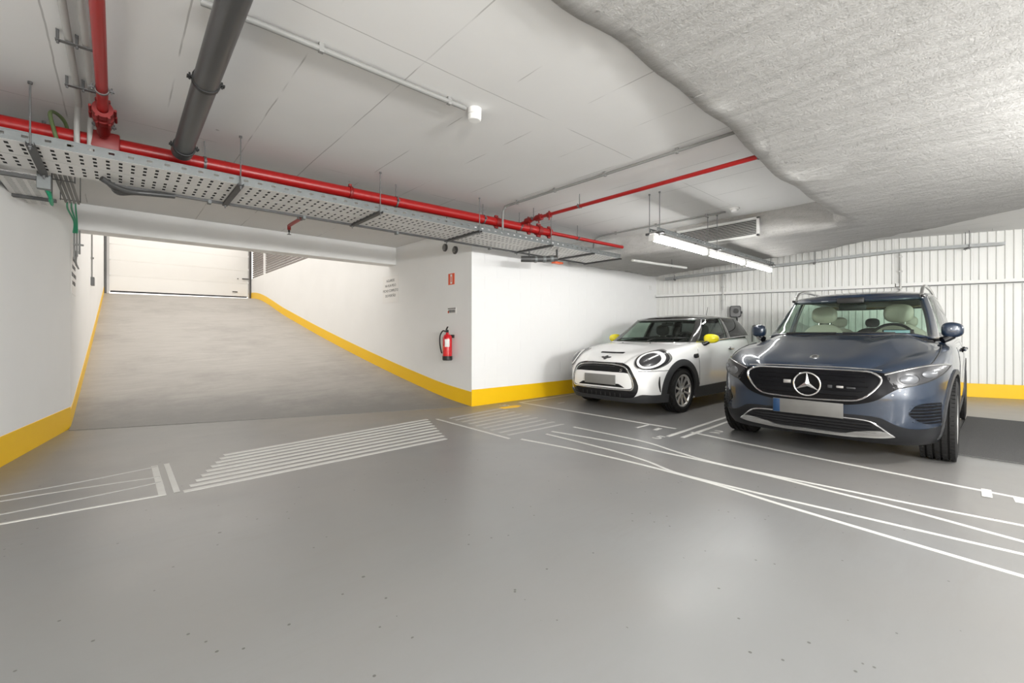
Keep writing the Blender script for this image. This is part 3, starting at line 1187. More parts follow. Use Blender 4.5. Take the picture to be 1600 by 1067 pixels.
# narrow tray running along the left wall
tray2 = cable_tray('cable_tray', 'short narrow perforated tray running along the left wall top', 4.98, 6.12, [(-0.70, -0.47)], 2.325, 0.05,
                   [5.03, 5.77], [(5.03, -0.44, CEIL), (5.77, -0.45, CEIL)], (-0.58, 5.5, 2.27), along='Y', pitch=0.05)
mb = MB(); mb.cbox(-0.475, -0.395, 5.00, 5.06, 2.235, 2.345, 0.004)
tag(obj('junction_box', mb, M['galv']), 'small grey metal box at the end of the narrow tray bracket', 'box')
mb = MB()
for k in range(4):
    mb.tube(curve([(-0.50, 5.36 + k * 0.03, 2.34), (-0.46 + 0.004 * k, 5.37 + k * 0.035, 2.33), (-0.435, 5.42 + k * 0.04, 2.27), (-0.44, 5.5 + k * 0.05, 2.25)], 5), 0.011, 8)
tag(obj('green_cable', mb, M['green'], smooth=60), 'bundle of bright green cable looping over the narrow tray edge', 'cable')

# white tray edge / conduit continuing from the end of the long tray
mb = MB()
mb.tube([(6.18, 4.02, 2.29), (7.62, 3.84, 2.29)], 0.022, 12)
tw = tag(obj('white_conduit', mb, M['conduit_w'], smooth=40), 'white conduit running on from the end of the long cable tray', 'conduit')
mb = MB(); mb.tube([(7.2 + 0.03 * math.cos(a), 3.89, 2.29 + 0.035 * math.sin(a)) for a in [2 * math.pi * k / 14 for k in range(14)]], 0.006, 6, closed=True)
mb.cyl((7.2, 3.89, 2.32), (7.2, 3.89, SOF + 0.01), 0.004, 6)
obj('ring_hanger', mb, M['steel_rod'], tw)


def clamp_ring(mb, c, axis, r, w=0.02, th=0.004, top=None):
    o = {'X': 'x', 'Y': 'y'}[axis]
    mb.lathe([(r, -w / 2), (r + th, -w / 2), (r + th, w / 2), (r, w / 2), (r, -w / 2)], c, o, 20)
    for s in (-1, 1):
        e = (c[0], c[1] + s * (r + 0.014), c[2]) if axis == 'X' else (c[0] + s * (r + 0.014), c[1], c[2])
        if axis == 'X':
            mb.box(e[0] - w / 2, e[0] + w / 2, e[1] - 0.013, e[1] + 0.013, e[2] - 0.005, e[2] + 0.005)
        else:
            mb.box(e[0] - 0.013, e[0] + 0.013, e[1] - w / 2, e[1] + w / 2, e[2] - 0.005, e[2] + 0.005)
        mb.cyl((e[0], e[1], e[2] - 0.016), (e[0], e[1], e[2] + 0.022), 0.005, 6)
    if top:
        mb.cyl((c[0], c[1], c[2] + r), (c[0], c[1], top), 0.005, 6)


# main red sprinkler pipe
def my(x):
    return 4.63 - (x + 0.95) * 0.047


MZ = 2.555
mp = thing('red_pipe', 'thick red sprinkler main running along the cable tray', 'pipe', (2, my(2), MZ))
mb = MB(); mb.tube([(-0.86, my(-0.86), MZ), (4.42, my(4.42), MZ)], 0.055, 24)
obj('main_pipe', mb, M['red_pipe'], mp, smooth=40)
mb = MB(); mb.tube([(4.42, my(4.42), MZ), (4.60, my(4.6), MZ), (4.66, my(4.66), MZ), (6.30, my(6.3), MZ)], [0.054, 0.054, 0.026, 0.026], 18)
obj('reduced_pipe', mb, M['red_pipe'], mp, smooth=40)
for x, r, w in ((1.78, 0.066, 0.03), (4.40, 0.070, 0.07), (4.60, 0.062, 0.05), (4.22, 0.060, 0.05), (3.66, 0.062, 0.05)):
    mb = MB()
    mb.lathe([(0.05, -w / 2), (r, -w / 2), (r + 0.004, 0), (r, w / 2), (0.05, w / 2)], (x, my(x), MZ), 'x', 22)
    mb.cbox(x - w / 2, x + w / 2, my(x) - 0.014, my(x) + 0.014, MZ + r - 0.006, MZ + r + 0.022, 0.004)
    mb.cbox(x - w / 2, x + w / 2, my(x) - 0.014, my(x) + 0.014, MZ - r - 0.022, MZ - r + 0.006, 0.004)
    obj('coupling', mb, M['red_dark'], mp, smooth=40)
for x in (2.28, 0.55, 3.45, 4.05, 5.2):
    mb = MB(); clamp_ring(mb, (x, my(x), MZ), 'X', 0.056 if x < 4.5 else 0.027, top=CEIL - 0.002)
    obj('pipe_clamp', mb, M['steel_rod'], mp, smooth=40)

# left red branch
bp = thing('red_branch_pipe', 'red branch pipe on the left ceiling coming down to the main', 'pipe', (-0.075, 3.6, 2.62))
mb = MB(); mb.tube(curve([(-0.07, 1.2, 2.625), (-0.075, 3.6, 2.62), (-0.08, 4.1, 2.61), (-0.08, my(-0.08), MZ + 0.03)], 6), 0.029, 18)
obj('branch_tube', mb, M['red_pipe'], bp, smooth=40)
for y, r in ((4.06, 0.055), (4.18, 0.058)):
    mb = MB()
    mb.lathe([(0.03, -0.035), (r, -0.035), (r + 0.003, 0), (r, 0.035), (0.03, 0.035)], (-0.078, y, 2.607), 'y', 18)
    for a in range(6):
        q = 2 * math.pi * a / 6
        mb.cyl((-0.078 + (r + 0.008) * math.cos(q), y - 0.05, 2.607 + (r + 0.008) * math.sin(q)), (-0.078 + (r + 0.008) * math.cos(q), y + 0.05, 2.607 + (r + 0.008) * math.sin(q)), 0.008, 8)
    obj('flange_coupling', mb, M['red_dark'], bp, smooth=40)
mb = MB(); mb.tube([(-0.08, 4.22, 2.60), (-0.08, 4.40, 2.575)], 0.038, 16)
mb.cbox(-0.17, 0.01, 4.50, 4.67, 2.49, 2.62, 0.012)
obj('tee_saddle', mb, M['red_dark'], bp, smooth=40)
for y in (3.72, 4.36):
    mb = MB(); clamp_ring(mb, (-0.076, y, 2.61), 'Y', 0.031 if y < 4 else 0.039, top=CEIL - 0.002)
    obj('pipe_clamp', mb, M['steel_rod'], bp, smooth=40)

# right red branch running towards the soffit
rp = thing('red_branch_pipe', 'slim red branch pipe running from the main to the sprayed soffit', 'pipe', (4.05, 3, 2.6))
mb = MB(); mb.tube([(4.05, my(4.05), 2.585), (4.05, 4.0, 2.605), (4.05, 1.30, 2.605)], 0.021, 16)
obj('branch_tube', mb, M['red_pipe'], rp, smooth=40)
for y, r, w in ((4.02, 0.038, 0.10), (3.84, 0.034, 0.05), (4.22, 0.036, 0.09)):
    mb = MB()
    mb.lathe([(0.02, -w / 2), (r, -w / 2), (r + 0.003, 0), (r, w / 2), (0.02, w / 2)], (4.05, y, 2.602), 'y', 16)
    mb.cyl((4.05, y, 2.602 - r - 0.03), (4.05, y, 2.602 + r + 0.015), 0.010, 8)
    obj('coupling', mb, M['red_dark'], rp, smooth=40)
for y in (3.35, 4.12, 1.40):
    mb = MB(); clamp_ring(mb, (4.05, y, 2.605), 'Y', 0.022, top=CEIL - 0.002)
    obj('pipe_clamp', mb, M['steel_rod'], rp, smooth=40)

# sprinkler drop beyond the tray
sd = thing('sprinkler', 'short red sprinkler pipe under the ceiling before the beam', 'sprinkler', (1.72, 6.0, 2.53))
mb = MB(); mb.tube(curve([(1.74, 4.95, 2.56), (1.72, 5.8, 2.555), (1.70, 6.32, 2.545), (1.70, 6.37, 2.53), (1.70, 6.375, 2.49)], 5), 0.022, 14)
obj('feed_pipe', mb, M['red_pipe'], sd, smooth=40)
mb = MB(); mb.lathe([(0.0, -0.05), (0.028, -0.048), (0.006, -0.04), (0.006, -0.02), (0.014, -0.012), (0.014, 0.01), (0.0, 0.012)], (1.70, 6.375, 2.478), 'z', 14)
obj('sprinkler_head', mb, M['galv_dark'], sd, smooth=40)
mb = MB(); clamp_ring(mb, (1.715, 5.9, 2.552), 'Y', 0.023, top=CEIL - 0.002)
obj('pipe_clamp', mb, M['steel_rod'], sd, smooth=40)
mb = MB(); mb.cbox(5.42, 5.62, 5.0, 5.09, 2.285, 2.315, 0.006)
tag(obj('orange_end_cap', mb, M['orange']), 'small orange piece beside the end of the long tray', 'cap')

# big grey drain pipe
gp = thing('drain_pipe', 'thick dark grey drain pipe descending under the left ceiling', 'pipe', (0.375, 3.0, 2.54))
mb = MB(); mb.tube([(0.375, 0.9, 2.575), (0.375, 3.05, 2.545), (0.372, 4.24, 2.525)], 0.0625, 28)
obj('pipe', mb, M['grey_pipe'], gp, smooth=40)
mb = MB()
mb.lathe([(0.060, -0.02), (0.071, -0.02), (0.071, 0.085), (0.0, 0.088)], (0.372, 4.20, 2.525), 'y', 28)
obj('socket', mb, M['grey_pipe'], gp, smooth=40)
for y in (3.05, 4.17):
    mb = MB(); clamp_ring(mb, (0.375, y, 2.545 if y < 4 else 2.526), 'Y', 0.063 if y < 4 else 0.066, 0.03, 0.007, top=CEIL - 0.002)
    obj('pipe_clamp', mb, M['black'], gp, smooth=40)


def conduit(name, label, pts, r, clamps, mat_='conduit', group=None, up=0.02):
    mb = MB(); mb.tube(pts, r, 12)
    t = tag(obj(name, mb, M[mat_], smooth=40), label, 'conduit', group)
    for c in clamps:
        mb = MB(); mb.cbox(c[0] - 0.014 - (c[3] if len(c) > 3 else 0), c[0] + 0.014 + (c[3] if len(c) > 3 else 0), c[1] - 0.014, c[1] + 0.014, c[2] - r - 0.006, c[2] + r + up, 0.003)
        obj('clip', mb, M['conduit'], t)
    return t


for k, (x, lab) in enumerate([(-0.205, 'grey ceiling conduit on the far left, left of its pair'), (-0.135, 'grey ceiling conduit on the far left, right of its pair')]):
    conduit('ceiling_conduit', lab, curve([(x - 0.01, 1.0, 2.715), (x, 3.0, 2.715), (x, 4.20, 2.715), (x - 0.01, 4.40, 2.70), (x - 0.02, 4.50, 2.62), (x - 0.02, 4.52, 2.40)], 6), 0.017,
            [], 'conduit_mid')
for y in (3.42, 4.0, 2.8):
    mb = MB(); mb.bar((-0.255, y, 2.692), (-0.085, y, 2.692), 0.03, 0.004)
    for x in (-0.245, -0.17, -0.095):
        mb.cyl((x, y, 2.675), (x, y, CEIL), 0.006, 6)
        mb.bar((x - 0.006, y, 2.69), (x - 0.006, y, CEIL), 0.02, 0.004)
    tag(obj('conduit_saddle', mb, M['steel_rod']), {3.42: 'zinc saddle holding the left conduit pair, middle one', 4.0: 'zinc saddle holding the left conduit pair, nearest the tray', 2.8: 'zinc saddle holding the left conduit pair, nearest the viewer'}[y], 'saddle', 'saddles of the left conduit pair')
# conduit to the siren
cs = conduit('ceiling_conduit', 'white grey conduit crossing the ceiling to the round siren', [(0.30, 2.62, 2.722), (0.55, 2.60, 2.722), (1.86, 2.59, 2.722)], 0.017, [(0.86, 2.595, 2.722), (1.72, 2.59, 2.722)], 'conduit')
sir = thing('siren', 'white round siren box on the middle of the ceiling', 'siren', (1.96, 2.59, CEIL))
mb = MB(); mb.lathe([(0.0, -0.085), (0.040, -0.085), (0.048, -0.078), (0.050, -0.045), (0.050, 0.0), (0.0, 0.0)], (1.95, 2.60, CEIL), 'z', 28)
obj('housing', mb, M['white_pl'], sir, smooth=35)
mb = MB(); mb.lathe([(0.0505, -0.050), (0.052, -0.048), (0.052, -0.040), (0.0505, -0.038)], (1.95, 2.60, CEIL), 'z', 28)
obj('band', mb, M['conduit_w'], sir, smooth=35)
# conduit with the bend down into the tray
conduit('ceiling_conduit', 'grey conduit on the ceiling that bends down into the long tray', curve([(3.70, 1.40, 2.722), (3.69, 2.6, 2.722), (3.67, 4.10, 2.722), (3.67, 4.24, 2.705), (3.67, 4.29, 2.64), (3.67, 4.295, 2.40)], 6), 0.014,
        [(3.70, 1.95, 2.722), (3.69, 2.72, 2.722), (3.68, 3.4, 2.722), (3.675, 4.02, 2.722)], 'conduit')
conduit('ceiling_conduit', 'thin grey conduit running to the smoke detector near the lamps', curve([(6.04, 2.50, 2.725), (6.0, 3.4, 2.725), (5.97, 4.35, 2.725), (5.96, 4.55, 2.71), (5.96, 4.62, 2.64), (5.96, 4.63, 2.42)], 6), 0.012,
        [(6.03, 2.75, 2.725), (6.0, 3.5, 2.725), (5.98, 4.2, 2.725)], 'conduit')
sm = thing('smoke_detector', 'white round smoke detector on the ceiling above the grille', 'detector', (6.03, 2.36, CEIL))
mb = MB(); mb.lathe([(0.0, -0.022), (0.055, -0.022), (0.06, -0.015), (0.06, 0), (0, 0)], (6.03, 2.38, CEIL), 'z', 24)
obj('base', mb, M['white_pl'], sm, smooth=35)
mb = MB(); mb.lathe([(0.0, -0.052), (0.03, -0.050), (0.042, -0.040), (0.045, -0.022), (0, -0.022)], (6.03, 2.38, CEIL), 'z', 24)
obj('sensor_dome', mb, M['white_pl'], sm, smooth=35)

# bundle of four conduits above the left wall corner
for k in range(4):
    x = -0.40 + k * 0.03
    conduit('wall_conduit', ['leftmost grey conduit of the bundle above the left wall corner', 'second grey conduit of the bundle above the left wall corner', 'third grey conduit of the bundle above the left wall corner', 'rightmost grey conduit of the bundle above the left wall corner'][k],
            curve([(x, 4.9, 2.45), (x, 5.6, 2.45), (x + 0.008, 6.3, 2.43)], 5), 0.011, [], 'conduit', 'conduits at the left wall corner')
for y in (5.45, 6.2):
    mb = MB(); mb.bar((-0.43, y, 2.43), (-0.28, y, 2.43), 0.02, 0.006)
    for x in (-0.425, -0.285):
        mb.cyl((x, y, 2.42), (x, y, CEIL), 0.004, 6)
    tag(obj('trapeze_hanger', mb, M['steel_rod']), 'trapeze hanger carrying the conduit bundle, ' + ('nearer the tray' if y < 6 else 'nearer the wall corner'), 'hanger')
mb = MB()
for k in range(3):
    x = -0.385 + 0.03 * k
    mb.tube(curve([(x, 6.3, 2.43), (x - 0.01, 6.55, 2.41), (-0.37 + 0.012 * k, 6.95, 2.36), (-0.39 + 0.016 * k, 7.22, 2.28)], 5), 0.008, 6)
tag(obj('green_cable', mb, M['green'], smooth=60), 'green cables dropping from the conduit bundle at the wall corner', 'cable')
mb = MB()
for k in range(3):
    x = -0.385 + 0.022 * k
    mb.tube([(x, 7.27, 2.32), (x, 7.275, 1.98 + 0.03 * k)], 0.009, 8)
mb.cbox(-0.395, -0.305, 7.262, 7.29, 2.14, 2.16, 0.003)
tag(obj('corner_conduit', mb, M['conduit'], smooth=40), 'short grey conduits running down the left wall corner', 'conduit')
mb = MB()
for k in range(3):
    mb.tube(curve([(-0.392 + 0.012 * k, 7.40 + 0.04 * k, 2.10), (-0.385, 7.43 + 0.05 * k, 1.98), (-0.38 + 0.01 * k, 7.5, 1.93 - 0.02 * k)], 4), 0.008, 6)
tag(obj('loose_cable', mb, M['conduit'], smooth=60), 'loose grey cable ends below the corner conduits', 'cable')

# switch and its conduit on the left ramp wall
sw_ = thing('wall_switch', 'small grey switch box on the left ramp wall', 'switch', (-0.39, 11.5, 2.09))
mb = MB(); mb.cbox(-0.39, -0.335, 11.40, 11.62, 2.02, 2.17, 0.006)
obj('box', mb, M['dark_metal'], sw_)
mb = MB(); mb.tube([(-0.372, 11.5, 2.17), (-0.372, 11.5, 4.2)], 0.011, 8)
obj('conduit', mb, M['conduit'], sw_, smooth=40)
mb = MB(); mb.cbox(-0.392, -0.345, 11.47, 11.53, 2.52, 2.55, 0.003)
obj('clip', mb, M['conduit'], sw_)

# dark flexible ducts below the tray
mb = MB()
for k in range(3):
    mb.tube(curve([(-0.10 + 0.03 * k, 4.74 + 0.05 * k, 2.325), (0.00, 4.80 + 0.04 * k, 2.285 - 0.008 * k), (0.12, 4.85, 2.285), (0.27 + 0.05 * k, 4.88, 2.315)], 6), 0.022, 8)
tag(obj('flexible_duct', mb, M['grey_pipe'], smooth=60), 'dark flexible ducts sagging below the far edge of the long tray', 'duct')
dk = thing('pipe_elbow', 'dark grey pipe elbow with wrapped joint below the long tray', 'pipe', (4.55, 4.62, 2.2))
mb = MB(); mb.tube(curve([(4.42, 4.76, 2.205), (4.55, 4.66, 2.205), (4.72, 4.58, 2.215), (4.90, 4.48, 2.235)], 5), 0.046, 16)
obj('pipe', mb, M['grey_pipe'], dk, smooth=50)
for p in ((4.60, 4.64, 2.206), (4.72, 4.58, 2.214), (4.82, 4.525, 2.226)):
    mb = MB(); mb.ball(p, 0.055, 0.055, 0.052, 14, 8)
    obj('insulation_wrap', mb, M['galv'], dk, smooth=60)
mb = MB(); mb.bar((4.86, 4.45, 2.24), (4.86, 4.45, 2.35), 0.02, 0.02); mb.bar((4.52, 4.69, 2.24), (4.52, 4.69, 2.35), 0.012, 0.012)
obj('hanger', mb, M['galv_dark'], dk)

# lamp rail with three lit tubes
LY, LX0, LX1 = 2.73, 4.62, 8.45
lr = cable_tray('lamp_rail', 'slim perforated rail hung from rods that carries the lit tubes', LX0, LX1, [(LY - 0.05, LY + 0.05)], 2.285, 0.045,
                [4.66, 6.19, 8.30], [(4.67, LY + 0.075, CEIL), (4.67, LY - 0.055, CEIL), (6.19, LY + 0.075, CEIL), (6.19, LY - 0.055, CEIL), (8.25, LY + 0.06, SOF + 0.02), (8.25, LY - 0.06, SOF + 0.02)], (6.5, LY, 2.25), strut_ext=0.06)
lr['category'] = 'rail'
for k, (a, b) in enumerate([(4.56, 5.94), (5.98, 7.22), (7.26, 8.40)]):
    lt = thing('tube_lamp', ['lit tube lamp nearest the viewer on the lamp rail', 'lit tube lamp in the middle of the lamp rail', 'lit tube lamp at the far end of the lamp rail'][k], 'lamp', ((a + b) / 2, LY - 0.01, 2.20), 0, 'tube lamps on the hanging rail')
    mb = MB(); mb.cbox(a + 0.02, b - 0.02, LY - 0.045, LY + 0.025, 2.225, 2.262, 0.006)
    obj('housing', mb, M['white_pl'], lt)
    mb = MB(); mb.cyl((a + 0.02, LY - 0.01, 2.195), (b - 0.02, LY - 0.01, 2.195), 0.024, 16)
    obj('lit_tube', mb, M['tube'], lt, smooth=40)
    for x in (a, b):
        s = 1 if x == a else -1
        mb = MB(); mb.cbox(min(x, x + s * 0.03), max(x, x + s * 0.03), LY - 0.045, LY + 0.025, 2.165, 2.24, 0.006)
        obj('end_cap', mb, M['conduit_w'], lt)
    for x in (a + 0.3, b - 0.3):
        mb = MB(); mb.bar((x, LY - 0.01, 2.255), (x, LY - 0.01, 2.29), 0.02, 0.02)
        obj('bracket', mb, M['galv_dark'], lt)

# ventilation grille in the face of the soffit beam
vg = thing('vent_grille', 'wide grey ventilation grille with horizontal blades in the soffit', 'vent', (6.46, 2.75, 2.54))
gy0, gy1, gz0, gz1, gx = 2.22, 3.42, 2.425, 2.685, 6.43
mb = MB()
for a in ((gy0, gy0 + 0.035, gz0, gz1), (gy1 - 0.035, gy1, gz0, gz1), (gy0, gy1, gz0, gz0 + 0.03), (gy0, gy1, gz1 - 0.03, gz1)):
    mb.cbox(gx - 0.008, gx + 0.03, a[0], a[1], a[2], a[3], 0.004)
obj('frame', mb, M['conduit_w'], vg)
mb = MB(); mb.box(gx + 0.025, gx + 0.03, gy0 + 0.02, gy1 - 0.02, gz0 + 0.02, gz1 - 0.02)
obj('dark_duct', mb, M['black'], vg)
bl_me = None
for k in range(9):
    z = gz0 + 0.043 + k * 0.0218
    if bl_me is None:
        mb = MB(); mb.add([(gx - 0.002, gy0 + 0.03, z), (gx + 0.02, gy0 + 0.03, z + 0.010), (gx + 0.02, gy0 + 0.03, z + 0.0125), (gx - 0.002, gy0 + 0.03, z + 0.005),
                           (gx - 0.002, gy1 - 0.03, z), (gx + 0.02, gy1 - 0.03, z + 0.010), (gx + 0.02, gy1 - 0.03, z + 0.0125), (gx - 0.002, gy1 - 0.03, z + 0.005)],
                          [(0, 1, 2, 3), (7, 6, 5, 4), (0, 4, 5, 1), (1, 5, 6, 2), (2, 6, 7, 3), (3, 7, 4, 0)])
        o = obj('blade', mb, M['conduit_w'], vg, fix=True)
        bl_me, z_ref = o.data, z
    else:
        o = obj('blade', None, None, vg, data=bl_me)
        o.location = (0, 0, z - z_ref)

# tray hung in front of the corrugated wall
def wall_tray():
    t = thing('cable_tray', 'narrow perforated cable tray hung along the corrugated wall', 'cable tray', bw(3, 0.18, 2.5))
    zz = lambda s: 2.30 + 0.30 * min(1.0, s / 4.4)
    ue = edges_rep(0.25, 5.7, 0.09, 0.36, 0.66)
    for off in (0.14, 0.26):
        mb = MB()
        b = len(mb.v)
        slotted(mb, ue, [0.0, 0.02, 0.032, 0.05], lambda i, j: i % 2 == 1 and j == 1, lambda u, v: bw(u, off, zz(u) + v))
        obj('side_rail', mb, M['galv_mid'], t, solid=0.002)
    mb = MB()
    slotted(mb, ue, [0.14, 0.17, 0.19, 0.21, 0.23, 0.26], lambda i, j: i % 2 == 1 and j in (1, 3), lambda u, v: bw(u, v, zz(u)))
    obj('tray_base', mb, M['galv_mid'], t, solid=0.002)
    for s in (0.45, 3.05, 5.25):
        mb = MB()
        for off in (0.125, 0.275):
            p = bw(s, off, 0)
            mb.cyl((p[0], p[1], zz(s) - 0.04), (p[0], p[1], CEIL2 if s > 3 else 2.42), 0.005, 8)
        mb.bar(bw(s, 0.10, zz(s) - 0.013), bw(s, 0.30, zz(s) - 0.013), 0.035, 0.02)
        obj('hanger', mb, M['steel_rod'], t)


wall_tray()
for s, z0, z1, lab in ((4.38, 1.72, 2.62, 'pale conduit dropping from the wall tray to the rail in the middle'), (1.42, 1.62, 2.44, 'pale conduit dropping down the corrugated wall to the charger')):
    mb = MB(); p = bw(s, 0.10, 0); mb.tube([(p[0], p[1], z0), (p[0], p[1], z1)], 0.016, 10)
    t = tag(obj('wall_conduit', mb, M['conduit_w'], smooth=40), lab, 'conduit')
    for q in (0.25, 0.6, 0.9):
        mb = MB(); c = Vector(bw(s, 0.09, z0 + (z1 - z0) * q)); mb.cbox(c.x - 0.026, c.x + 0.026, c.y - 0.026, c.y + 0.026, c.z - 0.012, c.z + 0.012, 0.003)
        obj('clip', mb, M['conduit_w'], t)

# wall charger with cable and plug holder
S0 = 1.66
ch = thing('wall_charger', 'black car charger box mounted on the corrugated wall', 'charger', bw(S0, 0.05, 1.58))
ch_n = Vector((bn.x, bn.y, 0)); ch_d = Vector((bd.x, bd.y, 0))


def chp(u, v, w):
    p = Vector(bw(S0, 0.035, 1.58)) + ch_d * u + ch_n * w + Vector((0, 0, v))
    return (p.x, p.y, p.z)


def rrect(w, h, r, k=5):
    out = []
    for cx, cy, a0 in ((w / 2 - r, h / 2 - r, 0), (-w / 2 + r, h / 2 - r, 90), (-w / 2 + r, -h / 2 + r, 180), (w / 2 - r, -h / 2 + r, 270)):
        for i in range(k + 1):
            a = RAD(a0 + 90 * i / k)
            out.append((cx + r * math.cos(a), cy + r * math.sin(a)))
    return out


mb = MB(); mb.prism(rrect(0.215, 0.245, 0.04), chp, 0.10)
obj('case', mb, M['clad'], ch, smooth=40, fix=True)
mb = MB(); mb.prism(rrect(0.185, 0.21, 0.035), lambda u, v, w: chp(u, v, w + 0.10), 0.012)
obj('front_cover', mb, M['gloss_black'], ch, smooth=40, fix=True)
mb = MB(); mb.prism([(0.055 * math.cos(a), 0.055 * math.sin(a)) for a in [2 * math.pi * k / 20 for k in range(20)]], lambda u, v, w: chp(u + 0.01, v + 0.01, w + 0.112), 0.006)
obj('status_ring', mb, M['clad'], ch, smooth=40, fix=True)
mb = MB(); mb.prism(rrect(0.06, 0.05, 0.01), lambda u, v, w: chp(u + 0.10, v - 0.02, w + 0.03), 0.05)
obj('plug_socket', mb, M['black'], ch, smooth=40, fix=True)
mb = MB(); mb.tube([chp(0.03, -0.12, 0.05), chp(0.03, -0.30, 0.05), chp(0.035, -0.42, 0.05)], 0.016, 10)
obj('supply_cable', mb, M['black'], ch, smooth=50)
ck = thing('charging_cable', 'black charging cable hanging in a grey hook beside the charger', 'cable', bw(2.05, 0.06, 1.1))


def ckp(u, v, w):
    p = Vector(bw(2.02, 0.035, 1.10)) + ch_d * u + ch_n * w + Vector((0, 0, v))
    return (p.x, p.y, p.z)


mb = MB(); mb.tube([ckp(-0.045, -0.16, 0.05), ckp(-0.045, 0.12, 0.05), ckp(-0.03, 0.17, 0.05), ckp(0.0, 0.185, 0.05), ckp(0.03, 0.17, 0.05), ckp(0.045, 0.12, 0.05), ckp(0.045, -0.02, 0.05)], 0.015, 10)
obj('hook', mb, M['conduit'], ck, smooth=60)
mb = MB(); mb.tube([ckp(0.03, 0.0, 0.07), ckp(0.10, -0.08, 0.09), ckp(0.20, -0.16, 0.09)], [0.024, 0.028, 0.018], 10)
obj('plug_grip', mb, M['black'], ck, smooth=60)
mb = MB(); mb.tube(curve([ckp(0.20, -0.16, 0.09), ckp(0.25, -0.4, 0.09), ckp(0.05, -0.62, 0.08), ckp(-0.2, -0.45, 0.07), ckp(-0.33, -0.1, 0.06), ckp(-0.33, 0.05, 0.05)], 6), 0.011, 8)
obj('lead', mb, M['black'], ck, smooth=60)

# small fitting on the block wall in the corner
mb = MB(); mb.cbox(9.0, 9.08, 5.395, 5.42, 2.10, 2.2, 0.005)
tag(obj('junction_box', mb, M['white_pl']), 'tiny white junction box high in the corner of the block wall', 'box')


# ------------------------------------------------------------------ things on the right ramp wall
RX = lambda y: 4.01 - (y - 5.42) / 13.65 * 0.26


def rw(y, z, off):
    return (RX(y) - off, y, z)


# fire extinguisher
ex = thing('fire_extinguisher', 'red fire extinguisher hanging on the wall at the ramp corner', 'extinguisher', rw(5.91, 0.68, 0.10))
ec = rw(5.91, 0.0, 0.105)
mb = MB(); mb.lathe([(0.0, 0.742), (0.074, 0.742), (0.0755, 0.76), (0.0755, 1.03), (0.070, 1.062), (0.052, 1.088), (0.028, 1.10), (0.022, 1.125), (0.0, 1.126)], ec, 'z', 28)
obj('cylinder', mb, M['red_ext'], ex, smooth=40)
mb = MB(); mb.lathe([(0.0, 0.685), (0.068, 0.685), (0.078, 0.695), (0.078, 0.752), (0.074, 0.756)], ec, 'z', 28)
obj('foot_ring', mb, M['black'], ex, smooth=40)
mb = MB(); mb.cyl((ec[0], ec[1], 1.115), (ec[0], ec[1], 1.15), 0.02, 12); mb.cbox(ec[0] - 0.03, ec[0] + 0.014, ec[1] - 0.02, ec[1] + 0.03, 1.135, 1.160, 0.005)
obj('valve', mb, M['black'], ex, smooth=40)
mb = MB()
mb.bar((ec[0] - 0.01, ec[1] + 0.02, 1.150), (ec[0] - 0.06, ec[1] - 0.10, 1.165), 0.022, 0.008)
mb.bar((ec[0] - 0.01, ec[1] + 0.02, 1.165), (ec[0] - 0.06, ec[1] - 0.10, 1.215), 0.022, 0.008)
obj('handle', mb, M['black'], ex)
mb = MB(); mb.tube(curve([(ec[0] - 0.01, ec[1] + 0.03, 1.14), (ec[0] - 0.02, ec[1] + 0.10, 1.15), (ec[0] - 0.04, ec[1] + 0.145, 1.08), (ec[0] - 0.045, ec[1] + 0.15, 0.96), (ec[0] - 0.045, ec[1] + 0.115, 0.84), (ec[0] - 0.05, ec[1] + 0.085, 0.80)], 6), 0.011, 10)
obj('hose', mb, M['black'], ex, smooth=60)
a_c = RAD(215)
mb = MB(); mb.lathe([(0.0762, 0.90), (0.0768, 0.901), (0.0768, 1.02), (0.0762, 1.021)], ec, 'z', 10, RAD(205), RAD(262))
tag(obj('paper_tag', mb, M['sign_white'], ex, smooth=60), 'white instruction tag')
mb = MB(); mb.lathe([(0.0762, 0.84), (0.0768, 0.841), (0.0768, 0.91), (0.0762, 0.911)], ec, 'z', 10, RAD(160), RAD(198))
tag(obj('print_label', mb, M['sign_red'], ex, smooth=60), 'faded printed label')
mb = MB(); mb.box(RX(5.91) - 0.035, RX(5.91), 5.87, 5.95, 1.04, 1.09)
obj('wall_bracket', mb, M['black'], ex)

# extinguisher sign, small notice, wall text sign
es = thing('extinguisher_sign', 'small red and white sign above the fire extinguisher', 'sign', rw(5.95, 1.98, 0.0))
mb = MB(); mb.box(RX(5.95) - 0.004, RX(5.95) + 0.002, 5.865, 6.035, 1.895, 2.075)
obj('board', mb, M['sign_red'], es)
mb = MB(); mb.box(RX(5.95) - 0.0055, RX(5.95) - 0.004, 5.925, 5.975, 1.91, 2.06)
obj('white_pictogram', mb, M['sign_white'], es)
mb = MB()
mb.lathe([(0.0, 0), (0.012, 0), (0.012, 0.08), (0.006, 0.095), (0.0, 0.096)], (RX(5.95) - 0.0055, 5.95, 1.935), 'z', 8)
place(mb, lambda x, y, z: (RX(5.95) - 0.0055 + (x - (RX(5.95) - 0.0055)) * 0.05, y, z))
obj('red_cylinder_mark', mb, M['sign_red'], es)
mb = MB(); mb.box(RX(5.95) - 0.0055, RX(5.95) - 0.004, 5.905, 5.915, 1.91, 2.02); mb.box(RX(5.95) - 0.0055, RX(5.95) - 0.004, 5.985, 5.995, 1.91, 2.02)
nt_ = thing('wall_notice', 'small notice with dark heading above the extinguisher handle', 'sign', rw(5.95, 1.47, 0.0))
mb = MB(); mb.box(RX(5.95) - 0.003, RX(5.95) + 0.002, 5.82, 6.06, 1.425, 1.525)
obj('board', mb, M['sign_white'], nt_)
mb = MB(); mb.box(RX(5.95) - 0.0042, RX(5.95) - 0.003, 5.83, 6.05, 1.505, 1.518)
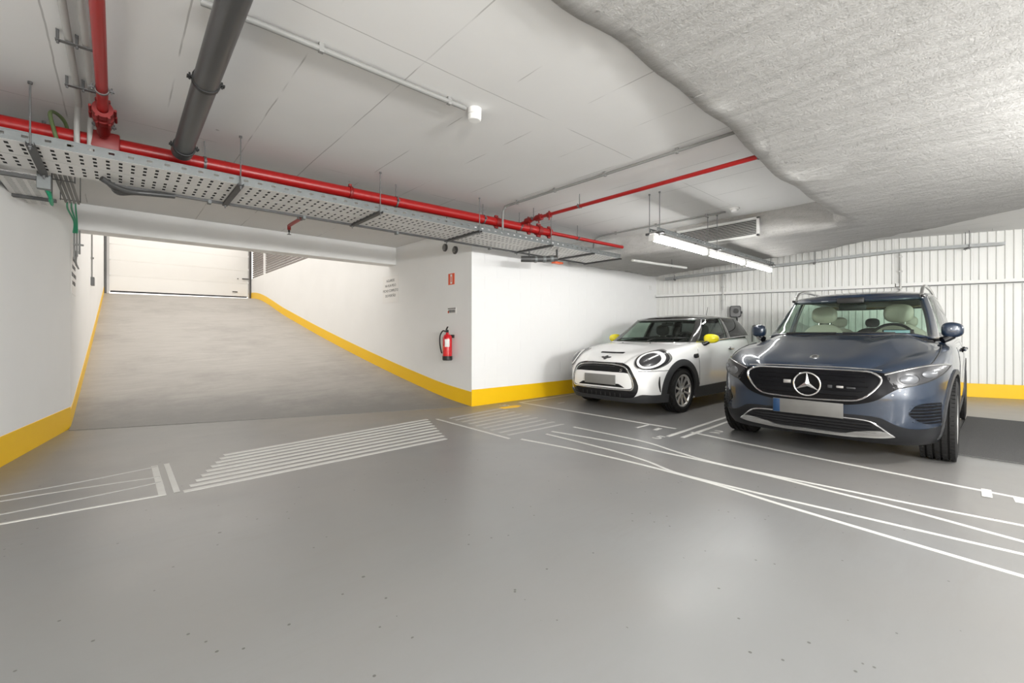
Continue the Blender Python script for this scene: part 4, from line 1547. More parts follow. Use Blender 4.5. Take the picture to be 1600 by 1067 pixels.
for k in range(6):
    y = 5.845 + k * 0.032
    mb.box(RX(5.95) - 0.0042, RX(5.95) - 0.003, y, y + 0.022, 1.445, 1.492)
obj('dark_print', mb, M['ink'], nt_)
mb = MB(); mb.prism([(6.035 + 0.02 * math.cos(a), 1.457 + 0.02 * math.sin(a)) for a in [2 * math.pi * k / 14 for k in range(14)]], lambda u, v, w: (RX(5.95) - 0.003 - w, u, v), 0.0012)
obj('red_mark', mb, M['sign_red'], nt_, fix=True)


def wall_text(name, label, fx, lines, size, board, cat='sign'):
    """fx(u, v, w): u along the reading direction, v up, w off the wall"""
    t = thing(name, label, cat, fx(0, 0, 0))
    mb = MB(); mb.prism([(board[0], board[2]), (board[1], board[2]), (board[1], board[3]), (board[0], board[3])], lambda u, v, w: fx(u, v, w), 0.003)
    obj('board', mb, M['sign_white'], t, fix=True)
    for k, s in enumerate(lines):
        tm = text_mesh(s, size, 0.0006)
        place(tm, lambda u, v, w: fx(u, v - k * size * 1.40, 0.0036 + w))
        obj('text_line', tm, M['ink'], t)
    return t


LINES = ['AGUARDE', 'NA RUA PELO', 'FECHO COMPLETO', 'DO PORTÃO']
wall_text('wall_sign', 'white notice with four lines of dark lettering beyond the extinguisher', lambda u, v, w: rw(8.0 - u, 2.14 + v, w), LINES, 0.070, (-0.32, 0.32, -0.43, 0.10))
wall_text('wall_sign', 'white notice with dark lettering on the left ramp wall corner', lambda u, v, w: (-0.42 + w + (7.7 + u - 7.29) / 11.21 * 0.09, 7.75 + u, 2.02 + v), LINES, 0.070, (-0.32, 0.32, -0.43, 0.10))

# two round wall vents
for y, z, lab in ((6.12, 2.515, 'round grey wall vent high on the ramp wall, farther from the corner'), (5.84, 2.435, 'round grey wall vent high on the ramp wall, nearer the corner')):
    v = thing('round_vent', lab, 'vent', rw(y, z, 0))
    mb = MB(); mb.lathe([(0.0, -0.03), (0.048, -0.03), (0.062, -0.02), (0.064, 0.0)], (RX(y), y, z), 'x', 24)
    obj('rim', mb, M['dark_metal'], v, smooth=40)
    mb = MB()
    for k in range(5):
        q = -0.036 + k * 0.018
        hw = math.sqrt(max(0.0, 0.046 ** 2 - q * q))
        mb.box(RX(y) - 0.036, RX(y) - 0.028, y - hw, y + hw, z + q - 0.004, z + q + 0.004)
    obj('grille_bars', mb, M['mid_metal'], v)

# small bits in and over the left end of the long tray
mb = MB(); mb.cbox(-0.66, -0.635, 4.285, 4.315, 2.37, 2.44, 0.004)
tag(obj('yellow_connector', mb, M['yellow']), 'small yellow connector standing in the left end of the long tray', 'connector')
mb = MB(); mb.tube(curve([(-0.30, 4.40, 2.37), (-0.33, 4.42, 2.50), (-0.36, 4.50, 2.66), (-0.33, 4.60, 2.70), (-0.29, 4.70, 2.66), (-0.28, 4.80, 2.50)], 6), 0.012, 8)
tag(obj('green_cable', mb, M['yellow_green'], smooth=60), 'olive green cable arching over the red main near the left rod', 'cable')

# ------------------------------------------------------------------ cars
# car frame: x forward from the front axle, y to the car's left, z up from the ground


def sgnpow(v, e):
    return math.copysign(abs(v) ** e, v)


def t_samples(af, ar, W, nf, nr, n):
    """parameter values along half an outline (front centre -> rear centre), even in arc length"""
    ts = []
    fine = []
    for k in range(4001):
        q = k / 4000
        t = math.pi * q
        # denser near the axes where the superellipse moves fast
        fine.append(t)
    def P(t):
        c, s = math.cos(t), math.sin(t)
        n_ = nf if c >= 0 else nr
        a = af if c >= 0 else ar
        return a * sgnpow(c, 2 / n_), W * sgnpow(s, 2 / n_)
    # extra resolution close to 0, pi/2, pi
    ex = [10 ** (-8 + 7.2 * k / 400) for k in range(401)]
    fine = sorted(set(fine + ex + [math.pi / 2 - e for e in ex] + [math.pi / 2 + e for e in ex] + [math.pi - e for e in ex]))
    pts = [P(t) for t in fine]
    L = [0.0]
    for a, b in zip(pts[:-1], pts[1:]):
        L.append(L[-1] + math.hypot(a[0] - b[0], a[1] - b[1]))
    tgt = np.linspace(0, L[-1], n + 1)
    return list(np.interp(tgt, L, fine))


class Shell:
    """car body: a wall of stacked outlines closed by a domed cap; and a greenhouse of the same make"""

    def __init__(self, sp):
        self.sp = sp
        s = sp
        self.xc = s['xc']
        self.F, self.R = pchip(*s['front']), pchip(*s['rear'])
        self.Wz, self.S, self.H = pchip(*s['width']), pchip(*s['shoulder']), pchip(*s['crown'])
        self.ts = t_samples(self.F(0.5) - self.xc, self.xc - self.R(0.5), self.Wz(0.5), s['nf'], s['nr'], s['nt'])

    def xy(self, t, z, e=0.0):
        s = self.sp
        c, sn = math.cos(t), math.sin(t)
        n_ = s['nf'] if c >= 0 else s['nr']
        a = (self.F(z) - self.xc if c >= 0 else self.xc - self.R(z)) - e
        W = self.Wz(z) - e
        return self.xc + a * sgnpow(c, 2 / n_), W * sgnpow(sn, 2 / n_)

    def top_of(self, t):
        """height where this column meets the shoulder line"""
        z = 0.45
        g0 = self.S(self.xy(t, z)[0]) - z
        while z < 1.4:
            z2 = z + 0.004
            g = self.S(self.xy(t, z2)[0]) - z2
            if g <= 0:
                return z + 0.004 * g0 / max(g0 - g, 1e-9)
            z, g0 = z2, g
        return z

    def outline(self, t, v, top):
        s = self.sp
        z = s['zb'] + v * (top - s['zb'])
        r = s['round']
        d = max(0.0, (z - (top - r)) / r)
        e = r * (1 - math.sqrt(max(0.0, 1 - min(1, d) ** 2))) * s.get('round_in', 1.0)
        x, y = self.xy(t, z, e)
        return (x, y, z)

    def body(self):
        s = self.sp
        nv = s['nv']
        vs = [1 - (1 - k / nv) ** 1.25 for k in range(nv + 1)]
        tops = [self.top_of(t) for t in self.ts]
        half = [[self.outline(t, v, tp) for v in vs] for t, tp in zip(self.ts, tops)]
        top = [c[-1] for c in half]
        xs = np.array([p[0] for p in top]); ys = np.array([p[1] for p in top])
        self.yb = lambda x: float(np.interp(-x, -xs, ys))
        xa, xb = s['cap_x']
        nr = s['ncap']
        cap = []
        for i, p in enumerate(top):
            col = []
            tx = xa + (xb - xa) * i / (len(top) - 1)
            for k in range(1, nr + 1):
                r = k / nr
                x = p[0] + (tx - p[0]) * r
                y = p[1] * (1 - r)
                yb = max(self.yb(x), 1e-4)
                q = min(1.0, abs(y) / yb) if p[1] > 1e-6 else 0.0
                if p[1] <= 1e-6:
                    q = 0.0
                S = self.S(x) + (p[2] - self.S(p[0])) * (1 - r)
                z = S + (self.H(x) - S) * (1 - q ** 2.4)
                z += s['bulge'](x, y, yb)
                col.append((x, y, z))
            cap.append(col)
        # fix boundary so that columns at the nose follow the lip
        bm = bmesh.new()
        full = [h + c for h, c in zip(half, cap)]
        N = len(full)
        loop = full + [[(p[0], -p[1], p[2]) for p in col] for col in full[-2:0:-1]]
        V = [[bm.verts.new(p) for p in col] for col in loop]
        m = len(V[0])
        for i in range(len(V)):
            a, b = V[i], V[(i + 1) % len(V)]
            for j in range(m - 1):
                bm.faces.new((a[j], b[j], b[j + 1], a[j + 1]))
        bot = [v[0] for v in V]
        bm.faces.new(bot[::-1])
        bmesh.ops.remove_doubles(bm, verts=bm.verts[:], dist=1e-5)
        bmesh.ops.dissolve_degenerate(bm, dist=1e-6, edges=bm.edges[:])
        bmesh.ops.recalc_face_normals(bm, faces=bm.faces[:])
        return bm

    def house(self):
        """greenhouse grid: list of columns (full loop), each with rows 0..nh then cap rows"""
        g = self.sp['house']
        xc = g['xc']
        nh = g['nh']
        fx, rx, wd = pchip(*g['front']), pchip(*g['rear']), pchip(*g['width'])   # by h
        zt, z0, zr = pchip(*g['top']), pchip(*g['belt']), pchip(*g['roof'])      # by x
        ts = t_samples(fx(0.5) - xc, xc - rx(0.5), wd(0.5), g['nf'], g['nr'], g['nt'])
        def pt(t, h):
            c, sn = math.cos(t), math.sin(t)
            n_ = g['nf'] if c >= 0 else g['nr']
            a = fx(h) - xc if c >= 0 else xc - rx(h)
            r = max(0.0, (h - g['h_round']) / (1 - g['h_round']))
            e = g['edge'] * (1 - math.sqrt(max(0.0, 1 - r * r)))
            x = xc + (a - e) * sgnpow(c, 2 / n_)
            y = (wd(h) - e) * sgnpow(sn, 2 / n_)
            zb, zz = z0(x), zt(x)
            return (x, y, zb + h * (zz - zb))
        hs = g['hs']
        cols = []
        for t in ts:
            cols.append([pt(t, h) for h in hs])
        top = [c[-1] for c in cols]
        xs = np.array([p[0] for p in top]); ys = np.array([p[1] for p in top])
        ybf = lambda x: float(np.interp(-x, -xs, ys))
        xa, xb = g['cap_x']
        for i, (c, p) in enumerate(zip(cols, top)):
            tx = xa + (xb - xa) * i / (len(top) - 1)
            for k in range(1, g['ncap'] + 1):
                r = k / g['ncap']
                x = p[0] + (tx - p[0]) * r
                y = p[1] * (1 - r)
                q = min(1.0, abs(y) / max(ybf(x), 1e-4)) if p[1] > 1e-6 else 0.0
                zz = zt(x)
                c.append((x, y, zz + (zr(x) - zz) * (1 - q ** 2.2)))
        self.hcols, self.hts = cols, ts
        return cols, ts, hs


def bm_obj(bm, name, mats, parent, smooth=35):
    me = bpy.data.meshes.new(name)
    bm.to_mesh(me); bm.free()
    for m_ in (mats if isinstance(mats, (list, tuple)) else [mats]):
        me.materials.append(m_)
    me.polygons.foreach_set('use_smooth', [True] * len(me.polygons))
    me.set_sharp_from_angle(angle=RAD(smooth))
    o = bpy.data.objects.new(name, me)
    COL.objects.link(o)
    o.parent = parent
    return o


def boolean_cut(o, cutters):
    """apply differences; cutters are MB lists"""
    for mb in cutters:
        me = bpy.data.meshes.new('cut')
        me.from_pydata(mb.v, [], mb.f)
        bm = bmesh.new(); bm.from_mesh(me)
        bmesh.ops.recalc_face_normals(bm, faces=bm.faces[:])
        for f in bm.faces:
            f.material_index = 1
        bm.to_mesh(me); bm.free()
        for m_ in o.data.materials:
            me.materials.append(m_)
        co = bpy.data.objects.new('cut', me); COL.objects.link(co); co.parent = o.parent
        md = o.modifiers.new('cut', 'BOOLEAN')
        md.operation = 'DIFFERENCE'; md.solver = 'EXACT'; md.object = co
        dg = bpy.context.evaluated_depsgraph_get()
        nm = bpy.data.meshes.new_from_object(o.evaluated_get(dg))
        o.modifiers.clear()
        old = o.data
        o.data = nm
        bpy.data.meshes.remove(old)
        bpy.data.objects.remove(co)
    o.data.polygons.foreach_set('use_smooth', [True] * len(o.data.polygons))
    o.data.set_sharp_from_angle(angle=RAD(35))


class Proj:
    """projects 2D drawings onto a car surface"""

    def __init__(self, bm_or_me):
        if isinstance(bm_or_me, bmesh.types.BMesh):
            self.b = BVHTree.FromBMesh(bm_or_me)
        else:
            self.b = BVHTree.FromPolygons([v.co for v in bm_or_me.vertices], [tuple(p.vertices) for p in bm_or_me.polygons])

    def hit(self, a, b, axis, off=0.0):
        if axis == 'front':
            o, d = Vector((3.0, a, b)), Vector((-1, 0, 0))
        elif axis == 'left':
            o, d = Vector((a, 3.0, b)), Vector((0, -1, 0))
        elif axis == 'right':
            o, d = Vector((a, -3.0, b)), Vector((0, 1, 0))
        else:
            o, d = Vector((a, b, 4.0)), Vector((0, 0, -1))
        l, n, i, _ = self.b.ray_cast(o, d)
        if l is None:
            tgt = {'front': Vector((0.3, a, b)), 'left': Vector((a, 0.75, b)), 'right': Vector((a, -0.75, b)), 'top': Vector((a, b, 1.0))}[axis]
            l, n, i, _ = self.b.find_nearest(tgt)
        if n.dot(d) > 0:
            n = -n
        return l + n * off, n


def resample(pts, n):
    pts = [Vector(p) for p in pts]
    L = [0.0]
    for a, b in zip(pts[:-1], pts[1:]):
        L.append(L[-1] + (a - b).length)
    out = []
    for q in np.linspace(0, L[-1], n):
        i = min(max(int(np.searchsorted(L, q)) - 1, 0), len(pts) - 2)
        t = (q - L[i]) / max(L[i + 1] - L[i], 1e-9)
        out.append(pts[i].lerp(pts[i + 1], t))
    return out


def patch(pj, A, B, axis, off=0.004, n=24, m=8, skirt=0.02, sm=True, fnoff=None):
    """sheet between the polylines A and B laid on the surface with thickness"""
    A = resample(curve(A, 6) if sm and len(A) > 2 else A, n)
    B = resample(curve(B, 6) if sm and len(B) > 2 else B, n)
    G, K = [], []
    for a, b in zip(A, B):
        r, k = [], []
        for j in range(m + 1):
            p = a.lerp(b, j / m)
            o_ = off if fnoff is None else fnoff(p.x, p.y)
            l, nn = pj.hit(p.x, p.y, axis, o_)
            r.append(tuple(l))
            k.append(tuple(l - nn * skirt))
        G.append(r); K.append(k)
    mb = MB()
    mb.grid(G)
    mb.grid([[g[0] for g in G], [k[0] for k in K]])
    mb.grid([[g[-1] for g in G], [k[-1] for k in K]])
    mb.grid([G[0], K[0]])
    mb.grid([G[-1], K[-1]])
    return mb


def disc(pj, c, rx, ry, axis, off=0.004, rings=5, seg=32, skirt=0.02, rot=0.0, inner=0.0, dome=0.0, fn=None):
    """elliptic sheet laid on the surface; inner>0 makes a ring"""
    G, K = [], []
    for i in range(rings + 1):
        q = inner + (1 - inner) * i / rings
        r = []
        for k in range(seg + 1):
            a = 2 * math.pi * k / seg
            u, v = (math.cos(a), math.sin(a)) if fn is None else fn(a)
            u, v = rx * q * u, ry * q * v
            p = (c[0] + u * math.cos(rot) - v * math.sin(rot), c[1] + u * math.sin(rot) + v * math.cos(rot))
            l, nn = pj.hit(p[0], p[1], axis, off + dome * (1 - q * q))
            r.append(tuple(l))
            if i in (0, rings):
                K.append((i, tuple(l - nn * skirt)))
        G.append(r)
    mb = MB()
    mb.grid(G)
    mb.grid([G[-1], [p for i, p in K if i == rings]])
    if inner > 0:
        mb.grid([G[0], [p for i, p in K if i == 0]])
    return mb


def line_on(pj, pts, axis, r, off=0.0, closed=False, seg=8, k=6, sm=True):
    pts = [Vector(p) for p in pts]
    if closed:
        q = curve([pts[-1]] + pts + [pts[0], pts[1]], k) if sm else pts
        if sm:
            q = q[k:-k - 1]
    else:
        q = curve(pts, k) if sm and len(pts) > 2 else resample(pts, max(2, 8))
    P3 = [pj.hit(p.x, p.y, axis, off)[0] for p in q]
    mb = MB()
    mb.tube(P3, r, seg, closed=closed)
    return mb


def mirror_y(mb):
    mb.v = [(x, -y, z) for x, y, z in mb.v]
    mb.f = [list(reversed(f)) for f in mb.f]
    return mb


def copy_mb(mb):
    c = MB(); c.v, c.f, c.m = list(mb.v), [list(f) for f in mb.f], list(mb.m)
    return c


def cobj(name, mb, mat_, parent, smooth=40, fix=True):
    return obj(name, mb, mat_, parent, world=False, smooth=smooth, fix=fix)


def pair(name, mb, mat_, parent, **k):
    a = cobj(name, copy_mb(mb), mat_, parent, **k)
    b = cobj(name, mirror_y(mb), mat_, parent, **k)
    return a, b


def wheel(root, x, y, R, w, rim_r, side, spokes, spoke_fn, rim_mat, steer=0.0, label=None):
    """wheel as a child of the car: tyre, rim, spokes, hub; the visible face looks to +y for side=1"""
    e = bpy.data.objects.new('wheel', None); COL.objects.link(e)
    e.parent = root
    e.location = (x, y, R)
    e.rotation_euler = (0, 0, steer if side > 0 else math.pi + steer)
    if label:
        e['label'] = label
    # tyre: profile with four grooves
    h = w / 2
    prof = [(rim_r - 0.004, h - 0.020), (rim_r + 0.012, h - 0.004), (rim_r + 0.35 * (R - rim_r), h + 0.004), (R - 0.035, h - 0.002), (R - 0.014, h - 0.014), (R - 0.004, h - 0.03)]
    gr = [-0.30, -0.10, 0.10, 0.30]
    tread = []
    for g in gr[::-1]:
        c = g * w
        tread += [(R, c + 0.0075), (R - 0.013, c + 0.006), (R - 0.013, c - 0.006), (R, c - 0.0075)]
    prof = prof + tread + [(r, -q) for r, q in prof[::-1]]
    mb = MB(); mb.lathe(prof, (0, 0, 0), 'y', 64)
    obj('tyre', mb, M['rubber'], e, world=False, smooth=28, fix=True)
    # tread sipes: small proud blocks on the ribs, one stuff-like part of the tyre
    mb = MB()
    ribs = [(-0.47, -0.335), (-0.265, -0.135), (-0.065, 0.065), (0.135, 0.265), (0.335, 0.47)]
    nb = 60
    for i in range(nb):
        for r_i, (a, b) in enumerate(ribs):
            a0 = 2 * math.pi * (i + 0.5 * (r_i % 2)) / nb
            a1 = a0 + 2 * math.pi / nb * 0.80
            sk = 0.25 * (1 if r_i % 2 else -1) / nb * 6
            Ro = R + 0.0005 if abs(a + b) < 0.7 else R - 0.002
            vs = []
            for rr in (R - 0.012, Ro + 0.0025):
                for (aa, yy) in ((a0, a), (a1, a), (a1 + sk * 0.3, b), (a0 + sk * 0.3, b)):
                    vs.append((rr * math.cos(aa), yy * w, rr * math.sin(aa)))
            mb.add(vs, [(0, 1, 2, 3), (4, 7, 6, 5), (0, 4, 5, 1), (1, 5, 6, 2), (2, 6, 7, 3), (3, 7, 4, 0)])
    o = obj('tread_blocks', mb, M['rubber'], e, world=False, fix=True)
    o['kind'] = 'stuff'
    mb = MB()
    mb.lathe([(rim_r - 0.045, -h + 0.02), (rim_r + 0.004, -h + 0.015), (rim_r - 0.02, -h + 0.05), (rim_r - 0.028, h - 0.06), (rim_r - 0.020, h - 0.028), (rim_r + 0.004, h - 0.012), (rim_r + 0.006, h - 0.006), (rim_r - 0.004, h - 0.004), (rim_r - 0.016, h - 0.012)], (0, 0, 0), 'y', 48)
    obj('rim', mb, M['dark_metal'], e, world=False, smooth=35, fix=True)
    mb = MB(); mb.lathe([(rim_r - 0.020, h - 0.026), (rim_r + 0.0045, h - 0.0115), (rim_r + 0.0065, h - 0.0055), (rim_r - 0.004, h - 0.0035), (rim_r - 0.014, h - 0.009), (rim_r - 0.020, h - 0.026)], (0, 0, 0), 'y', 48)
    obj('rim_lip', mb, rim_mat, e, world=False, smooth=35, fix=True)
    mb = MB(); mb.lathe([(0.0, -0.02), (rim_r - 0.03, -0.02), (rim_r - 0.03, -0.03), (0.0, -0.03)], (0, 0, 0), 'y', 40)  # dark disc that paints in the shade behind the spokes
    obj('spoke_shade_disc', mb, M['cabin'], e, world=False, smooth=30, fix=True)
    mb = MB(); mb.lathe([(0.0, -0.005), (0.12, -0.005), (0.13, -0.008), (0.13, -0.018), (0.0, -0.018)], (0, 0, 0), 'y', 36)
    obj('brake_disc', mb, M['dark_metal'], e, world=False, smooth=30, fix=True)
    sm = None
    for k in range(spokes):
        if sm is None or spoke_fn.__code__.co_argcount > 3:
            mb = MB(); spoke_fn(mb, rim_r, h)
            o = obj('spoke', mb, rim_mat, e, world=False, smooth=30, fix=True)
            sm = o.data
        else:
            o = obj('spoke', None, None, e, data=sm)
            o.rotation_euler = (0, 2 * math.pi * k / spokes, 0)
    mb = MB(); mb.lathe([(0.0, h - 0.008), (0.030, h - 0.010), (0.034, h - 0.016), (0.062, h - 0.022), (0.066, h - 0.045), (0.0, h - 0.05)], (0, 0, 0), 'y', 28)
    obj('hub', mb, rim_mat, e, world=False, smooth=35, fix=True)
    mb = MB()
    for k in range(5):
        a = 2 * math.pi * k / 5
        mb.lathe([(0.009, -0.01), (0.009, 0.0), (0.0, 0.0)], (0.048 * math.cos(a), h - 0.020, 0.048 * math.sin(a)), 'y', 8)
    obj('wheel_nuts', mb, M['dark_metal'], e, world=False, smooth=35, fix=True)
    mb = MB(); mb.lathe([(0.026, h - 0.0075), (0.0, h - 0.0065)], (0, 0, 0), 'y', 20)
    obj('centre_cap', mb, M['black'], e, world=False, smooth=35, fix=True)
    return e


def build_shell(root, sp, paint, roof_mat, glass, glass_rear, arches):
    sh = Shell(sp)
    bm = sh.body()
    pj = Proj(bm)
    o = bm_obj(bm, 'body_shell', [paint, M['cabin']], root)
    cuts = []
    for (x, r, zc) in arches:
        for s in (1, -1):
            mb = MB()
            mb.lathe([(r, 0.52 * s), (r, 1.3 * s)], (x, 0, zc), 'y', 56, caps=True)
            cuts.append(mb)
    boolean_cut(o, cuts)
    # open the top of the body where the cabin sits
    g = sp['house']
    bm = bmesh.new(); bm.from_mesh(o.data)
    x0, x1 = g['open']
    kill = []
    for f in bm.faces:
        c = f.calc_center_median()
        if x1 < c.x < x0 and abs(c.y) < sh.yb(c.x) - 0.10 and c.z > 0.8 and f.normal.z > 0.3:
            kill.append(f)
    bmesh.ops.delete(bm, geom=kill, context='FACES')
    bm.to_mesh(o.data); bm.free()
    # greenhouse
    cols, ts, hs = sh.house()
    nh = len(hs)
    N = len(cols)
    kinds = {'roof': MB(), 'pillars': MB()}
    win = {}
    loop = cols + [[(p[0], -p[1], p[2]) for p in c] for c in cols[-2:0:-1]]
    half = lambda i: i if i < N else 2 * N - 2 - i
    m = len(loop[0])

    def put(mb, q):
        b = len(mb.v)
        mb.v += q
        mb.f.append([b, b + 1, b + 2, b + 3]); mb.m.append(0)

    xc = g['xc']
    for i in range(len(loop)):
        a, b = loop[i], loop[(i + 1) % len(loop)]
        ia, ib = half(i), half((i + 1) % len(loop))
        tm = (ts[ia] + ts[ib]) / 2
        c, s = math.cos(tm), math.sin(tm)
        n_ = g['nf'] if c >= 0 else g['nr']
        fy = sgnpow(s, 2 / n_)                                   # share of the half width
        mid = (a[nh // 2][0] + b[nh // 2][0]) / 2
        side = 'left' if i < N - 1 else 'right'
        for j in range(m - 1):
            q = [a[j], b[j], b[j + 1], a[j + 1]]
            if j >= nh - 1:
                put(kinds['roof'], q); continue
            h = (hs[j] + hs[j + 1]) / 2
            key = g['classify'](c, fy, mid, h, side)
            if key in kinds:
                put(kinds[key], q)
            else:
                put(win.setdefault(key, MB()), q)
    rf = cobj('roof', kinds['roof'], roof_mat, root, smooth=40)
    rf.modifiers.new('thickness', 'SOLIDIFY').thickness = 0.03
    pl = cobj('pillars', kinds['pillars'], g['pillar_mat'], root, smooth=40)
    sd = pl.modifiers.new('thickness', 'SOLIDIFY'); sd.thickness = 0.03; sd.offset = -1
    names = {'ws': 'windscreen', 'rw': 'rear_window'}
    for k, mb in win.items():
        nm = names.get(k, 'side_window')
        mb.v = list(mb.v)
        o2 = cobj(nm, mb, glass_rear if (k == 'rw' or k.endswith('dk')) else glass, root, smooth=60)
    rows = [[p for p in c] for c in loop]
    hv = [p for c in loop for p in c]
    hf = [(i * m + j, ((i + 1) % len(loop)) * m + j, ((i + 1) % len(loop)) * m + j + 1, i * m + j + 1) for i in range(len(loop)) for j in range(m - 1)]
    hb = Proj.__new__(Proj)
    hb.b = BVHTree.FromPolygons([Vector(p) for p in hv], hf)
    # dark cabin tub below the windows
    mb = MB()
    tub = []
    for c in loop:
        p = c[0]
        tub.append([(xc + (p[0] - xc) * 0.985, p[1] * 0.975, p[2] + 0.012), (xc + (p[0] - xc) * 0.93, p[1] * 0.93, p[2] - 0.05), (xc + (p[0] - xc) * 0.90, p[1] * 0.90, 0.45)])
    tub.append(tub[0])
    mb.grid(tub)
    n0 = len(tub) - 1
    mb.add([t[2] for t in tub[:-1]], [tuple(range(n0))])
    cobj('cabin_tub', mb, M['cabin'], root, smooth=50)
    # pale or dark headliner under the roof
    mb = MB()
    hl = []
    for c in loop:
        col = c[nh - 1:]
        hl.append([(xc + (p[0] - xc) * 0.975, p[1] * 0.965, p[2] - 0.035) for p in col])
    hl.append(hl[0])
    mb.grid(hl)
    cobj('headliner', mb, g['liner_mat'], root, smooth=50)
    return sh, o, pj, hb


def seat(root, x, y, m_, zb, zt, wid=0.46, rest=True, hr=0.13):
    e = bpy.data.objects.new('seat', None); COL.objects.link(e); e.parent = root
    e.location = (x, y, 0.0)
    mb = MB(); mb.ball((0.22, 0, zb), 0.30, wid / 2, 0.10, 18, 10, 3.2)
    obj('cushion', mb, m_, e, world=False, smooth=60, fix=True)
    mb = MB(); mb.ball((0, 0, 0), 0.085, wid / 2, (zt - zb) / 2, 20, 14, 3.0)
    k = 0.22
    place(mb, lambda a, b, c: (a - c * k * 1.0 - 0.06, b * (1.0 - 0.22 * max(0, c / ((zt - zb) / 2)) ** 2), c + (zt + zb) / 2))
    obj('backrest', mb, m_, e, world=False, smooth=60, fix=True)
    if rest:
        xt = -0.06 - (zt - zb) / 2 * k - 0.02
        mb = MB(); mb.ball((xt, 0, zt + hr * 0.85), 0.055, hr, hr * 0.80, 18, 12, 2.6)
        obj('headrest', mb, m_, e, world=False, smooth=60, fix=True)
        mb = MB()
        for s in (-1, 1):
            mb.cyl((xt + 0.01, s * 0.06, zt - 0.05), (xt, s * 0.06, zt + hr * 0.4), 0.007, 8)
        obj('headrest_posts', mb, M['chrome'], e, world=False, smooth=60, fix=True)
    return e


def steering(root, x, y, z, r=0.185, tilt=25):
    e = bpy.data.objects.new('steering_wheel', None); COL.objects.link(e); e.parent = root
    e.location = (x, y, z); e.rotation_euler = (0, RAD(-tilt), 0)
    mb = MB(); mb.tube([(0, r * math.cos(2 * math.pi * k / 32), r * math.sin(2 * math.pi * k / 32)) for k in range(32)], 0.015, 10, closed=True)
    obj('wheel_rim', mb, M['cabin'], e, world=False, smooth=60, fix=True)
    mb = MB(); mb.ball((0, 0, 0), 0.03, 0.075, 0.06, 14, 8, 2.6)
    for a in (0, 180, 270):
        mb.bar((0.0, 0, 0), (0, r * math.cos(RAD(a)), r * math.sin(RAD(a))), 0.04, 0.012)
    obj('wheel_boss', mb, M['cabin'], e, world=False, smooth=40, fix=True)
    return e


def arch_trim(pj, x, zc, r0, r1, a0, a1, axis, off, n=40, m=3):
    A = [(x + r0 * math.cos(RAD(a0 + (a1 - a0) * k / n)), zc + r0 * math.sin(RAD(a0 + (a1 - a0) * k / n))) for k in range(n + 1)]
    B = [(x + r1 * math.cos(RAD(a0 + (a1 - a0) * k / n)), zc + r1 * math.sin(RAD(a0 + (a1 - a0) * k / n))) for k in range(n + 1)]
    return patch(pj, A, B, axis, off, n + 1, m, 0.03, sm=False)



HS = [0.0, 0.03, 0.09, 0.18, 0.28, 0.38, 0.48, 0.58, 0.68, 0.77, 0.85, 0.91, 0.94, 0.965, 0.985, 1.0]


def classify(fA, fB, xB, fC, xD, bw_=0.05, h0=0.03, h1=0.91):
    def f(c, fy, x, h, side):
        if not (h0 < h < h1):
            return 'pillars' if h < 0.94 else 'roof'
        if c > 0 and fy < fA:
            return 'ws'
        if c > 0 and fy < fB:
            return 'pillars'
        if c < 0 and fy < fC and x < xD:
            return 'rw'
        if x < xD:
            return 'pillars'
        if abs(x - xB) < bw_:
            return 'pillars'
        return side + ('_front' if x > xB else '_rear_dk')
    return f


# ---- the small white-silver car
MX, MY = 5.92, 3.86
mini = thing('car', 'small white silver hatchback with yellow mirror caps and black roof', 'car', (MX, MY, 0.0), math.pi)
MSP = dict(
    xc=-1.2, nf=4.6, nr=4.6, nt=96, nv=26, zb=0.17, round=0.055, ncap=16, cap_x=(0.700, -2.92),
    front=([.15, .20, .25, .32, .50, .60, .66, .71, .78, .83, .88, .92, 1.0, 1.1], [.69, .735, .765, .785, .79, .782, .765, .735, .655, .56, .42, .26, .0, -.2]),
    rear=([.15, .25, .45, .7, .95, 1.1], [-2.93, -3.01, -3.06, -3.055, -3.0, -2.93]),
    width=([.15, .22, .35, .5, .7, .85, .95, 1.05, 1.12], [.80, .825, .845, .850, .846, .826, .792, .765, .745]),
    shoulder=([.80, .775, .75, .70, .62, .5, .3, 0, -.4, -1.5, -2.5, -2.9, -3.08], [.64, .652, .685, .735, .79, .835, .872, .915, .958, 1.015, 1.055, 1.04, .97]),
    crown=([.80, .775, .75, .70, .62, .5, .3, 0, -.35, -1.5, -2.5, -2.9, -3.08], [.64, .653, .685, .735, .785, .830, .882, .940, .982, 1.03, 1.07, 1.05, .97]),
    bulge=lambda x, y, yb: 0.0,
    house=dict(xc=-1.72, nf=5.0, nr=4.2, nt=80, nh=16, hs=HS, h_round=0.9, edge=0.035, ncap=12, cap_x=(-.98, -2.64),
               front=([0, .25, .5, .75, .9, 1.0], [-.24, -.42, -.60, -.76, -.86, -.92]),
               rear=([0, .5, .9, 1.0], [-2.99, -2.89, -2.76, -2.70]),
               width=([0, .25, .5, .75, .9, 1.0], [.775, .745, .705, .655, .622, .605]),
               belt=([-.2, -.5, -1.5, -2.5, -3.1], [.965, .968, 1.02, 1.065, 1.07]),
               top=([-.85, -1.2, -1.7, -2.4, -2.8], [1.355, 1.378, 1.40, 1.39, 1.36]),
               roof=([-.92, -1.2, -1.8, -2.4, -2.72], [1.375, 1.42, 1.452, 1.435, 1.39]),
               open=(-.40, -2.85), pillar_mat=M['roof_black'], liner_mat=M['cabin'],
               classify=classify(.885, .95, -1.68, .86, -2.47)))
msh, mbody, mpj, mhp = build_shell(mini, MSP, M['silver_paint'], M['roof_black'], M['glass'], M['glass_dark'], [(0.0, .35, .308), (-2.495, .35, .308)])


